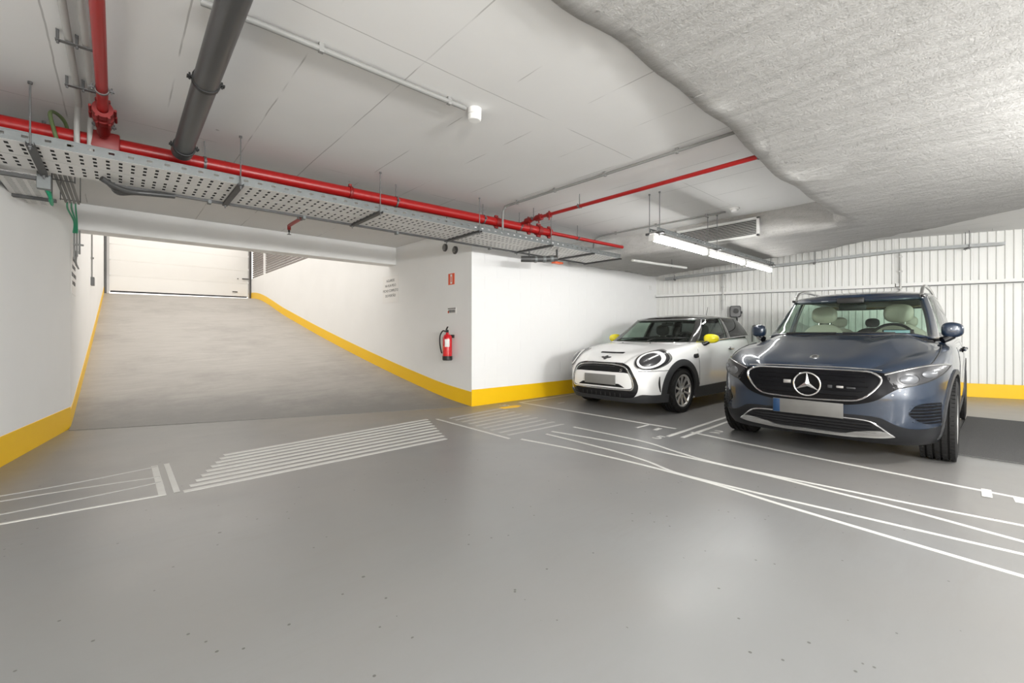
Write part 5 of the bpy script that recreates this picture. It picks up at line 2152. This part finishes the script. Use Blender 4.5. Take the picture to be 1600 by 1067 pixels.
def sym(pts):
    """right half (y>=0, from the centre outwards) -> full polyline from right to left"""
    return [(-a, b) for a, b in pts[::-1]] + [(a, b) for a, b in pts if a > 1e-6]


G_TOP = sym([(0, .702), (.25, .700), (.38, .685), (.455, .645), (.505, .565), (.545, .48), (.565, .41)])
G_BOT = sym([(0, .212), (.25, .214), (.42, .222), (.50, .25), (.545, .30), (.562, .35), (.565, .40)])
cobj('grille_surround', patch(mpj, G_TOP, G_BOT, 'front', .008, 60, 14), M['gloss_black'], mini)
cobj('grille_opening', patch(mpj, sym([(0, .640), (.25, .638), (.36, .620), (.42, .585)]), sym([(0, .555), (.25, .555), (.42, .555)]), 'front', .0095, 40, 4), M['cabin'], mini)
I_TOP = sym([(0, .572), (.2, .572), (.44, .565), (.485, .50)])
I_BOT = sym([(0, .352), (.3, .352), (.47, .362), (.495, .40)])
cobj('bumper_insert', patch(mpj, I_TOP, I_BOT, 'front', .013, 50, 8), M['silver_paint'], mini)
LOOP = [(-.30, .660), (0, .664), (.30, .660), (.40, .635), (.455, .57), (.50, .47), (.51, .40), (.49, .352), (.42, .340), (0, .334), (-.42, .340), (-.49, .352), (-.51, .40), (-.50, .47), (-.455, .57), (-.40, .635)]
cobj('grille_trim', line_on(mpj, LOOP, 'front', .010, .013, closed=True), M['satin'], mini)
cobj('intake_slot', patch(mpj, sym([(0, .415), (.26, .417), (.31, .415), (.37, .385)]), sym([(0, .372), (.3, .372), (.395, .368)]), 'front', .0165, 40, 4), M['cabin'], mini)
cobj('lower_grille', patch(mpj, sym([(0, .315), (.25, .315), (.46, .322)]), sym([(0, .232), (.25, .232), (.42, .245)]), 'front', .0105, 40, 4), M['cabin'], mini)
mb = MB()
for k in range(9):
    y = -.32 + .08 * k
    l, _n = mpj.hit(y, .275, 'front', .012)
    mb.box(l.x - .004, l.x + .004, y - .006, y + .006, .238, .312)
cobj('lower_grille_bars', mb, M['black'], mini)['kind'] = 'stuff'
l0 = mpj.hit(0, .46, 'front', 0)[0].x
mb = MB(); mb.cbox(l0 + .014, l0 + .028, -.265, .265, .398, .535, .004)
cobj('number_plate', mb, M['plate_light'], mini)
tm = text_mesh('S', .075, .006)
place(tm, lambda u, v, w: (mpj.hit(.345 + u, .605 + v, 'front', .016)[0].x + w, .345 + u * 1.25 + v * .2, .605 + v * .75))
tag(cobj('badge_letter', tm, M['chrome'], mini), 'silver letter S badge in the grille')
# bonnet details
cobj('bonnet_scoop', patch(mpj, [(.515, -.195), (.525, 0), (.515, .195)], [(.478, -.20), (.488, 0), (.478, .20)], 'top', .008, 20, 3), M['cabin'], mini)
mb = disc(mpj, (0, .762), .030, .026, 'front', .006, 3, 20)
cobj('bonnet_emblem', mb, M['dark_metal'], mini)
mb = patch(mpj, [(-.085, .772), (-.055, .775), (-.03, .770)], [(-.075, .762), (-.05, .757), (-.03, .754)], 'front', .005, 8, 2)
pair('emblem_wing', mb, M['dark_metal'], mini)
for y in (-.27, .22):
    mb = MB(); l, _n = mpj.hit(-.16, y, 'top', 0)
    mb.ball((l.x, y, l.z + .003), .016, .012, .008, 10, 6)
    cobj('washer_jet', mb, M['black'], mini)
mb = line_on(mpj, [(.562, .598), (.68, .600), (.79, .606), (.83, .612)], 'front', .0035, .0)
pair('bonnet_seam', mb, M['black'], mini)
mb = patch(mpj, [(.742, .525), (.736, .42), (.742, .315)], [(.746, .525), (.7465, .42), (.746, .315)], 'front', .004, 14, 2)
pair('corner_vent', mb, M['black'], mini)
# lower front lip
cobj('front_lip', patch(mpj, sym([(0, .232), (.40, .232), (.52, .255), (.60, .285), (.70, .278), (.79, .285)]), sym([(0, .172), (.40, .172), (.60, .172), (.70, .172), (.775, .172)]), 'front', .016, 60, 4), M['clad'], mini)
# headlamps
HC = (.635, .742)
for s in (1, -1):
    c = (HC[0] * s, HC[1])
    hl = cobj('headlamp', disc(mpj, c, .150, .138, 'front', .005, 4, 40, rot=-.15 * s), M['gloss_black'], mini)
    for nm, m_, a, b, inn, off, dm in (('lamp_bezel', 'satin', .150, .138, .93, .009, 0), ('lamp_lens', 'lamp_glass', .134, .123, 0, .010, .014), ('light_ring', 'lamp_line', .118, .108, .78, .018, .0), ('reflector', 'lamp_glass', .088, .080, 0, .022, .008)):
        cobj(nm, disc(mpj, c, a, b, 'front', off, 5, 40, inner=inn, dome=dm, rot=-.15 * s), M[m_], hl)
    mb = line_on(mpj, [(c[0] - .004 * s, c[1] + .0), (c[0] + .05 * s, c[1] + .055)], 'front', .010, .028)
    cobj('light_bar', mb, M['lamp_line'], hl)
# wheel arch trims, sills
for xx in (0.0, -2.495):
    for ax in ('left', 'right'):
        cobj('arch_trim', arch_trim(mpj, xx, .308, .348, .440, -18 if xx < -1 else -14, 194 if xx < -1 else 197, ax, .014), M['clad'], mini)
for ax in ('left', 'right'):
    cobj('sill', patch(mpj, [(-.40, .335), (-1.25, .345), (-2.10, .345)], [(-.40, .175), (-1.25, .175), (-2.10, .175)], ax, .012, 24, 4, sm=False), M['clad'], mini)
    sd_ = 1 if ax == 'left' else -1
    d_ = cobj('door', patch(mpj, [(-.47, .36), (-.47, .60), (-.46, .82), (-.50, .955)], [(-1.70, .365), (-1.74, .60), (-1.76, .82), (-1.76, 1.012)], ax, .003, 24, 14, .012, sm=False), M['silver_paint'], mini)
    mb = line_on(mpj, [(-.466, .36), (-.466, .60), (-.456, .82), (-.497, .955)], ax, .0035, .0, sm=False)
    cobj('front_gap', mb, M['black'], d_)
    mb = line_on(mpj, [(-1.704, .365), (-1.744, .60), (-1.764, .82), (-1.764, 1.010)], ax, .0035, .0, sm=False)
    cobj('rear_gap', mb, M['black'], d_)
    l, nn = mpj.hit(-1.60, .865, ax, 0)
    mb = MB(); mb.ball((-1.60, l.y + .022 * sd_, .868), .105, .018, .020, 16, 8, 2.6)
    cobj('handle', mb, M['chrome'], d_)
    mb = MB(); mb.ball((-1.60, l.y + .004 * sd_, .862), .075, .008, .030, 16, 8)
    cobj('handle_recess', mb, M['cabin'], d_)
    sc = cobj('side_scuttle', patch(mpj, [(-.30, .80), (-.40, .815), (-.445, .812)], [(-.31, .758), (-.40, .755), (-.455, .768)], ax, .006, 12, 4), M['gloss_black'], mini)
    cobj('scuttle_trim', line_on(mpj, [(-.30, .80), (-.40, .815), (-.445, .812), (-.455, .768), (-.40, .755), (-.31, .758)], ax, .004, .008, closed=True), M['chrome'], sc)
    # mirror
    mr = MB(); mr.ball((0, 0, 0), .090, .105, .072, 24, 14, 2.5)
    cx, cy, cz = -.80, .870 * sd_, 1.032
    place(mr, lambda a, b, c: (cx + a * (1 - .35 * max(0, -a / .085) * 0) + .10 * b * sd_ * -1 * .5, cy + b, cz + c * (1 - .12 * b * sd_ / .125)))
    mo = cobj('mirror', mr, M['yellow_mirror'], mini)
    mb = MB(); mb.tube([(-.70, .77 * sd_, .945), (-.72, .81 * sd_, .950), (-.75, .845 * sd_, .985)], [.030, .028, .034], 12)
    cobj('mirror_stalk', mb, M['gloss_black'], mo)
    mb = MB(); mb.ball((cx - .058, cy, cz), .045, .094, .062, 18, 10, 2.6)
    cobj('mirror_glass', mb, M['chrome'], mo)
# bright belt line round the glasshouse
mb = MB(); mb.tube([Vector(c[0]) + Vector((0, 0, .006)) for c in msh.hcols] + [Vector((c[0][0], -c[0][1], c[0][2] + .006)) for c in msh.hcols[-2:0:-1]], .009, 8, closed=True)
cobj('belt_trim', mb, M['chrome'], mini)
mb = MB()
side = [c[12] for c in msh.hcols]
mb.tube([Vector(p) + Vector((0, 0, 0.004)) for p in side] + [Vector((p[0], -p[1], p[2] + 0.004)) for p in side[-2:0:-1]], .006, 6, closed=True)
cobj('roof_trim', mb, M['satin'], mini)
mb = MB(); mb.tube([(-2.50, .0, 1.415), (-2.53, 0, 1.45), (-2.60, 0, 1.62)], [.014, .006, .0035], 8)
cobj('antenna', mb, M['black'], mini)
# wipers, cowl
mb = MB()
cobj('cowl', patch(mpj, sym([(0, -.24), (.35, -.26), (.60, -.36), (.70, -.46)])and [(a, b) for b, a in sym([(0, -.235), (.35, -.26), (.60, -.36), (.70, -.47)])], [(a, b) for b, a in sym([(0, -.34), (.35, -.36), (.60, -.46), (.68, -.53)])], 'top', .006, 40, 4), M['black'], mini)
for y0, y1 in ((.10, .62), (-.48, .05)):
    pts_ = []
    for k in range(9):
        y = y0 + (y1 - y0) * k / 8
        l, nn = mhp.hit(y, .985 + .02 * k / 8 + (.03 if k else 0), 'front', .012)
        pts_.append(l)
    mb = MB(); mb.tube(pts_, .008, 6)
    cobj('wiper', mb, M['black'], mini)
# cabin
for y in (.36, -.36):
    seat(mini, -1.42, y, M['seat_dark'], .55, 1.06, .48, True, .125)
for y in (.32, -.32):
    seat(mini, -2.25, y, M['seat_dark'], .60, .98, .50, True, .09)
steering(mini, -.92, .36, .965)
mb = MB(); mb.cbox(-.98, -.42, -.66, .66, .80, .985, .04)
cobj('dashboard', mb, M['cabin'], mini)
mb = MB(); mb.ball((-.98, .36, 1.0), .03, .10, .045, 14, 8, 3)
cobj('instrument_pod', mb, M['cabin'], mini)
mb = MB(); mb.cbox(-1.10, -1.07, -.11, .11, 1.235, 1.295, .012); mb.cyl((-1.05, 0, 1.28), (-1.02, 0, 1.345), .012, 8)
cobj('inner_mirror', mb, M['black'], mini)


def mini_spoke(mb, rr, h):
    """one diamond-cut spoke pointing along +z in the wheel plane"""
    w0, w1 = .012, .016
    vs = []
    for (r, w, d) in ((.045, w0, h - .024), (.12, w0 * .95, h - .022), (rr - .012, w1, h - .010)):
        vs += [(-w, d, r), (w, d, r), (w * 1.15, d - .022, r), (-w * 1.15, d - .022, r)]
    fs = []
    for i in range(2):
        for k in range(4):
            fs.append((i * 4 + k, i * 4 + (k + 1) % 4, (i + 1) * 4 + (k + 1) % 4, (i + 1) * 4 + k))
    fs += [(3, 2, 1, 0), (8, 9, 10, 11)]
    mb.add(vs, fs)


for xx in (0.0, -2.495):
    for sd_ in (1, -1):
        wheel(mini, xx, .738 * sd_, .308, .205, .222, sd_, 10, mini_spoke, M['machined'])

# ---- the dark blue SUV
EX, EY = 5.40, 1.175
suv = thing('car', 'dark blue SUV with silver star grille and silver roof rails', 'car', (EX, EY + .022, 0.0), math.pi + .026)


def suv_bulge(x, y, yb):
    """two power domes with a shallow valley between them, fading out at the nose and the cowl"""
    if x < -.50 or x > .86:
        return 0.0
    a = abs(y)
    fx = smooth01((.86 - x) / .40)
    crest = .40 + .12 * smooth01((.55 - x) / .9)
    if a > crest:
        r = 1 - smooth01((a - crest) / .20)
    else:
        r = smooth01((a - crest + .24) / .24)
    return .036 * fx * r - .010 * fx


ESP = dict(
    xc=-1.3, nf=5.0, nr=5.0, nt=110, nv=28, zb=0.20, round=0.05, ncap=20, cap_x=(.755, -3.66),
    front=([.18, .24, .30, .42, .58, .68, .76, .80, .84, .88, .93, 1.0, 1.06, 1.15], [.72, .80, .845, .872, .872, .852, .825, .80, .745, .655, .49, .22, -.03, -.4]),
    rear=([.18, .3, .5, .8, 1.0, 1.15], [-3.65, -3.75, -3.79, -3.78, -3.73, -3.65]),
    width=([.18, .28, .45, .62, .8, .9, 1.0, 1.08, 1.15], [.85, .885, .905, .912, .915, .908, .885, .85, .82]),
    shoulder=([.88, .82, .795, .74, .65, .5, .3, 0, -.4, -1.3, -2.3, -3.3, -3.65, -3.8], [.775, .785, .80, .832, .868, .905, .935, .968, 1.0, 1.03, 1.06, 1.09, 1.06, .98]),
    crown=([.88, .82, .795, .74, .65, .5, .3, 0, -.4, -1.3, -2.3, -3.3, -3.65, -3.8], [.775, .79, .81, .848, .888, .930, .985, 1.060, 1.115, 1.12, 1.11, 1.11, 1.07, .98]),
    bulge=suv_bulge,
    house=dict(xc=-1.9, nf=5.0, nr=4.6, nt=90, nh=16, hs=HS, h_round=0.9, edge=0.04, ncap=12, cap_x=(-1.14, -3.2),
               front=([0, .25, .5, .75, .9, 1.0], [-.28, -.50, -.71, -.90, -1.01, -1.07]),
               rear=([0, .5, .9, 1.0], [-3.70, -3.58, -3.36, -3.26]),
               width=([0, .25, .5, .75, .9, 1.0], [.79, .765, .735, .695, .668, .65]),
               belt=([-.2, -.34, -.6, -1.5, -2.5, -3.5], [1.105, 1.10, 1.06, 1.06, 1.085, 1.11]),
               top=([-.9, -1.2, -1.8, -2.6, -3.2], [1.52, 1.55, 1.585, 1.58, 1.54]),
               roof=([-1.05, -1.35, -1.9, -2.6, -3.1], [1.555, 1.605, 1.65, 1.645, 1.60]),
               open=(-.42, -3.55), pillar_mat=M['navy_paint'], liner_mat=M['cabin_light'],
               classify=classify(.895, .962, -1.72, .86, -2.95)))
esh, ebody, epj, ehp = build_shell(suv, ESP, M['navy_paint'], M['navy_paint'], M['glass'], M['glass'], [(0.0, .395, .358), (-2.729, .395, .358)])
# front panel and grille
cobj('grille_panel', patch(epj, sym([(0, .792), (.30, .790), (.50, .782), (.56, .735), (.60, .675)]), sym([(0, .500), (.20, .503), (.36, .525), (.47, .565), (.54, .62), (.60, .665)]), 'front', .006, 70, 14), M['grille_black'], suv)
mb = MB()
for k in range(5):
    z = .585 + k * .04
    half_w = .36 + .03 * k if k < 3 else .40
    pts_ = [epj.hit(-half_w + 2 * half_w * q / 20, z, 'front', .008)[0] for q in range(21)]
    mb.tube(pts_, .004, 6)
cobj('grille_bars', mb, M['grille_black'], suv)['kind'] = 'stuff'
LOOP = [(-.36, .783), (-.18, .783), (0, .783), (.18, .783), (.36, .783), (.435, .778), (.485, .752), (.497, .722), (.480, .675), (.43, .612), (.37, .566), (.30, .549), (.15, .541), (0, .537), (-.15, .541), (-.30, .549), (-.37, .566), (-.43, .612), (-.480, .675), (-.497, .722), (-.485, .752), (-.435, .778)]
cobj('grille_frame', line_on(epj, LOOP, 'front', .0085, .010, closed=True), M['chrome'], suv)
cobj('bonnet_lip_trim', line_on(epj, sym([(0, .812), (.25, .811), (.50, .800)]), 'front', .006, .004), M['satin'], suv)
# star emblem: ring and three tapering ridged points
st = bpy.data.objects.new('star_emblem', None); COL.objects.link(st); st.parent = suv
lx = epj.hit(0, .66, 'front', .022)[0].x
st.location = (lx, 0, .662)
mb = MB(); mb.lathe([(0.0, -.014), (.098, -.014), (.100, -.006), (0.0, -.006)], (0, 0, 0), 'x', 40)
obj('backing', mb, M['grille_black'], st, world=False, smooth=30, fix=True)
mb = MB(); mb.tube([(.004, .100 * math.cos(2 * math.pi * k / 48), .100 * math.sin(2 * math.pi * k / 48)) for k in range(48)], .0075, 10, closed=True)
obj('ring', mb, M['chrome'], st, world=False, smooth=60, fix=True)
mb = MB()
for a in (90, 210, 330):
    tip = (.006, .097 * math.cos(RAD(a)), .097 * math.sin(RAD(a)))
    l_ = (.0, .021 * math.cos(RAD(a + 60)), .021 * math.sin(RAD(a + 60)))
    r_ = (.0, .021 * math.cos(RAD(a - 60)), .021 * math.sin(RAD(a - 60)))
    c_ = (.016, 0, 0)
    mb.add([tip, l_, c_, r_], [(0, 1, 2), (0, 2, 3)])
obj('star', mb, M['chrome'], st, world=False, smooth=None, fix=False)
mb = disc(epj, (0, .892), .036, .014, 'front', .004, 3, 24)
ob_ = cobj('bonnet_badge', mb, M['chrome'], suv)
cobj('badge_centre', disc(epj, (0, .892), .019, .0085, 'front', .006, 2, 20), M['dark_metal'], ob_)
for y, w_, z, h_, m_ in ((-.155, .030, .675, .016, 'mid_metal'), (.165, .016, .655, .012, 'clad'), (.235, .024, .655, .010, 'mid_metal'), (.31, .03, .652, .007, 'clad')):
    l, nn = epj.hit(y, z, 'front', .0)
    mb = MB(); mb.cbox(l.x + .002, l.x + .018, y - w_, y + w_, z - h_, z + h_, .003)
    cobj('front_sensor', mb, M[m_], suv)
# number plate
lx = epj.hit(0, .45, 'front', .0)[0].x
mb = MB(); mb.cbox(lx + .012, lx + .030, -.262, .262, .395, .518, .003)
pl_ = cobj('number_plate', mb, M['plate'], suv)
mb = MB(); mb.cbox(lx + .026, lx + .0315, -.260, -.205, .398, .515, .002)
tag(cobj('blue_band', mb, M['plate_blue'], pl_), 'blue band at the end of the number plate')
# lower bumper
cobj('bumper_lower', patch(epj, sym([(0, .435), (.30, .435), (.48, .43), (.57, .385), (.66, .352), (.78, .350), (.87, .375)]), sym([(0, .205), (.30, .205), (.57, .205), (.70, .205), (.80, .205), (.845, .21)]), 'front', .007, 80, 10), M['clad_dark'], suv)
cobj('lower_grille', patch(epj, sym([(0, .398), (.30, .400), (.44, .385), (.50, .340)]), sym([(0, .285), (.25, .285), (.36, .312), (.50, .330)]), 'front', .0095, 50, 5), M['cabin'], suv)
mb = MB()
for k in range(4):
    z = .305 + k * .025
    hw_ = .47 - .0 * k if k < 2 else .44
    mb.tube([epj.hit(-hw_ + 2 * hw_ * q / 20, z, 'front', .011)[0] for q in range(21)], .0035, 6)
cobj('lower_grille_bars', mb, M['grille_black'], suv)['kind'] = 'stuff'
cobj('lower_chrome_line', line_on(epj, sym([(0, .402), (.28, .404), (.42, .395), (.49, .355), (.545, .305), (.572, .285)]), 'front', .006, .011), M['chrome'], suv)
cobj('skid_plate', patch(epj, sym([(0, .272), (.24, .272), (.34, .300), (.50, .322), (.572, .290)]), sym([(0, .245), (.24, .245), (.38, .255), (.50, .266), (.578, .282)]), 'front', .014, 60, 4), M['satin'], suv)
# side vents with slats
for s in (1, -1):
    A_ = [(.66 * s, .47), (.70 * s, .535), (.76 * s, .553), (.83 * s, .55)]
    B_ = [(.67 * s, .45), (.72 * s, .405), (.76 * s, .39), (.83 * s, .385)]
    v_ = cobj('bumper_vent', patch(epj, A_, B_, 'front', .004, 20, 8), M['grille_black'], suv)
    for k in range(6):
        z = .407 + k * .026
        y0_ = .70 - .03 * math.sin(math.pi * (k + .5) / 6) - .012
        mb = patch(epj, [(y0_ * s, z + .0015), (.822 * s, z + .002)], [(y0_ * s, z - .001), (.822 * s, z - .002)], 'front', .010, 10, 2, sm=False)
        cobj('vent_slat', mb, M['navy_paint'], v_)
    mb = patch(epj, [(.45 * s, .505), (.60 * s, .535), (.70 * s, .562), (.80 * s, .575)], [(.45 * s, .497), (.60 * s, .52), (.69 * s, .543), (.80 * s, .556)], 'front', .012, 20, 2)
    # headlamp
    UP = [(.515 * s, .780), (.62 * s, .815), (.74 * s, .848), (.83 * s, .858), (.865 * s, .850)]
    LO = [(.575 * s, .660), (.68 * s, .692), (.77 * s, .728), (.835 * s, .775), (.872 * s, .835)]
    hl = cobj('headlamp', patch(epj, UP, LO, 'front', .006, 40, 8), M['lamp_glass'], suv)
    cobj('light_line', line_on(epj, [(a, b - .012) for a, b in UP], 'front', .005, .007), M['satin'], hl)
    cobj('lower_edge', line_on(epj, LO, 'front', .005, .006), M['black'], hl)
    cobj('projector', disc(epj, (.655 * s, .738), .050, .036, 'front', .011, 4, 28, dome=.012), M['lamp_bright'], hl)
    cobj('projector_ring', disc(epj, (.655 * s, .738), .066, .050, 'front', .008, 2, 28, inner=.9), M['lamp_glass'], hl)
    cobj('projector', disc(epj, (.765 * s, .778), .040, .026, 'front', .011, 4, 28, dome=.010), M['lamp_bright'], hl)
    mb = MB(); l, nn = epj.hit(.872 * s, .47, 'front', .003); mb.ball(tuple(l), .004, .008, .008, 8, 6)
    cobj('parking_sensor', mb, M['satin'], suv)
# bonnet seams
mb = line_on(epj, [(.795, .50), (.70, .66), (.52, .765), (.25, .80), (-.05, .805), (-.33, .795)], 'top', .0045, .0)
pair('bonnet_seam', mb, M['black'], suv)
cobj('cowl', patch(epj, [(a, b) for b, a in sym([(0, -.225), (.35, -.25), (.62, -.36), (.74, -.47)])], [(a, b) for b, a in sym([(0, -.36), (.35, -.38), (.62, -.48), (.72, -.56)])], 'top', .006, 40, 4), M['black'], suv)
for y0, y1 in ((.05, .66), (-.60, .0)):
    pts_ = []
    for k in range(9):
        y = y0 + (y1 - y0) * k / 8
        pts_.append(ehp.hit(y, 1.055 + .012 * k / 8, 'front', .012)[0])
    mb = MB(); mb.tube(pts_, .008, 6)
    cobj('wiper', mb, M['black'], suv)
for ax in ('left', 'right'):
    sd_ = 1 if ax == 'left' else -1
    for xx in (0.0, -2.729):
        cobj('arch_trim', arch_trim(epj, xx, .358, .394, .436, -16, 196, ax, .012), M['clad'], suv)
    cobj('sill', patch(epj, [(-.44, .33), (-1.35, .34), (-2.29, .34)], [(-.44, .205), (-1.35, .205), (-2.29, .205)], ax, .012, 24, 4, sm=False), M['clad'], suv)
    for (xa_, xb_, xa2, xb2) in ((-.52, -1.62, -.56, -1.70), (-1.66, -2.32, -1.74, -2.62)):
        d_ = cobj('door', patch(epj, [(xa_, .36), (xa_, .70), (xa2, .97)], [(xb_, .36), (xb_, .60), (xb2, .985)], ax, .003, 20, 14, .012, sm=False), M['navy_paint'], suv)
        cobj('front_gap', line_on(epj, [(xa_ + .004, .36), (xa_ + .004, .70), (xa2 + .004, .97)], ax, .004, 0, sm=False), M['black'], d_)
        l, nn = epj.hit(xb_ + .16, .93, ax, 0)
        mb = MB(); mb.ball((xb_ + .16, l.y + .026 * sd_, .93), .115, .014, .016, 16, 8, 2.8)
        cobj('handle', mb, M['navy_paint'], d_)
        mb = MB(); mb.ball((xb_ + .16, l.y + .006 * sd_, .925), .085, .010, .026, 16, 8)
        cobj('handle_recess', mb, M['cabin'], d_)
    # mirror
    cx, cy, cz = -.62, .860 * sd_, 1.140
    mr = MB(); mr.ball((0, 0, 0), .075, .080, .076, 24, 14, 3.0)
    place(mr, lambda a, b, c: (cx + a - .15 * b * sd_, cy + b, cz + c * (1 - .25 * max(0, b * sd_) / .118)))
    mo = cobj('mirror', mr, M['navy_paint'], suv)
    mb = MB(); mb.ball((0, 0, 0), .050, .072, .064, 18, 10, 3.0)
    place(mb, lambda a, b, c: (cx - .045 + a - .15 * b * sd_, cy + b, cz + c))
    cobj('mirror_glass', mb, M['gloss_black'], mo)
    mb = MB(); mb.tube([(-.56, .79 * sd_, 1.04), (-.58, .82 * sd_, 1.055), (-.61, .85 * sd_, 1.085)], [.035, .032, .04], 12)
    cobj('mirror_stalk', mb, M['gloss_black'], mo)
    # roof rail
    pts_ = []
    for k, (x, dz) in enumerate([(-1.16, -.005), (-1.24, .040), (-1.40, .072), (-1.7, .078), (-2.3, .075), (-2.75, .062), (-2.90, .030), (-2.97, -.005)]):
        z_ = ehp.hit(x, .595 * sd_, 'top', 0)[0].z
        pts_.append((x, .600 * sd_, z_ + dz))
    mb = MB(); mb.tube(curve(pts_, 5), .017, 10)
    rr_ = cobj('roof_rail', mb, M['satin'], suv)
    mb = MB()
    for x in (-1.20, -2.92):
        z_ = ehp.hit(x, .605 * sd_, 'top', 0)[0].z
        mb.cbox(x - .07, x + .07, .612 * sd_ - .017, .612 * sd_ + .017, z_ - .012, z_ + .016, .006)
    cobj('rail_feet', mb, M['gloss_black'], rr_)
side = [c[0] for c in esh.hcols]
mb = MB(); mb.tube([Vector(p) + Vector((0, 0, .008)) for p in side if p[0] < -.62 and p[0] > -3.2], .008, 8)
pair('belt_trim', mb, M['satin'], suv)
side = [c[12] for c in esh.hcols]
mb = MB(); mb.tube([Vector(p) + Vector((0, .002, 0)) for p in side if -3.0 < p[0] < -1.3], .007, 8)
pair('window_trim', mb, M['satin'], suv)
# cabin
for y in (.37, -.37):
    seat(suv, -1.42, y, M['seat_beige'], .62, 1.23, .54, True, .14)
for y in (.38, -.38, 0.0):
    seat(suv, -2.38, y, M['seat_beige'] if y else M['seat_dark'], .68, 1.19, .48, True, .095 if y else .08)
steering(suv, -1.0, .37, 1.045)
mb = MB(); mb.cbox(-1.05, -.44, -.70, .70, .85, 1.080, .05)
cobj('dashboard', mb, M['cabin'], suv)
mb = MB(); mb.cbox(-.90, -.885, .30, .56, 1.065, 1.150, .006)
sc_ = cobj('dash_screen', mb, M['cabin'], suv)
mb = MB(); mb.box(-.9005, -.900, .31, .55, 1.073, 1.142)
mb.v = [(x + .0, y, z) for x, y, z in mb.v]
cobj('screen_face', mb, M['screen'], sc_)
mb = MB(); mb.cbox(-.8845, -.8835, .315, .53, 1.085, 1.142, .0002)
cobj('pale_card', mb, mat('blue_grey_card', (.30, .45, .55), .4), sc_)
mb = MB(); mb.cbox(-1.13, -1.10, -.13, .13, 1.385, 1.450, .012)
cobj('inner_mirror', mb, M['black'], suv)
mb = MB(); mb.cbox(-1.10, -.98, -.13, .13, 1.455, 1.525, .02)
cobj('sensor_housing', mb, M['black'], suv)
mb = MB(); mb.box(-1.03, -1.028, -.29, -.22, 1.478, 1.50)
cobj('windscreen_sticker', mb, M['sign_white'], suv)


def suv_spoke(mb, rr, h):
    w0, w1 = .030, .022
    vs = []
    for (r, w, d) in ((.045, w0, h - .030), (.13, w0 * .8, h - .024), (rr - .012, w1, h - .012)):
        vs += [(-w, d, r), (w, d, r), (w * 1.15, d - .022, r), (-w * 1.15, d - .022, r)]
    fs = []
    for i in range(2):
        for k in range(4):
            fs.append((i * 4 + k, i * 4 + (k + 1) % 4, (i + 1) * 4 + (k + 1) % 4, (i + 1) * 4 + k))
    fs += [(3, 2, 1, 0), (8, 9, 10, 11)]
    mb.add(vs, fs)


for xx in (0.0, -2.729):
    for sd_ in (1, -1):
        wheel(suv, xx, .795 * sd_, .358, .235, .240, sd_, 10, suv_spoke, M['machined'])
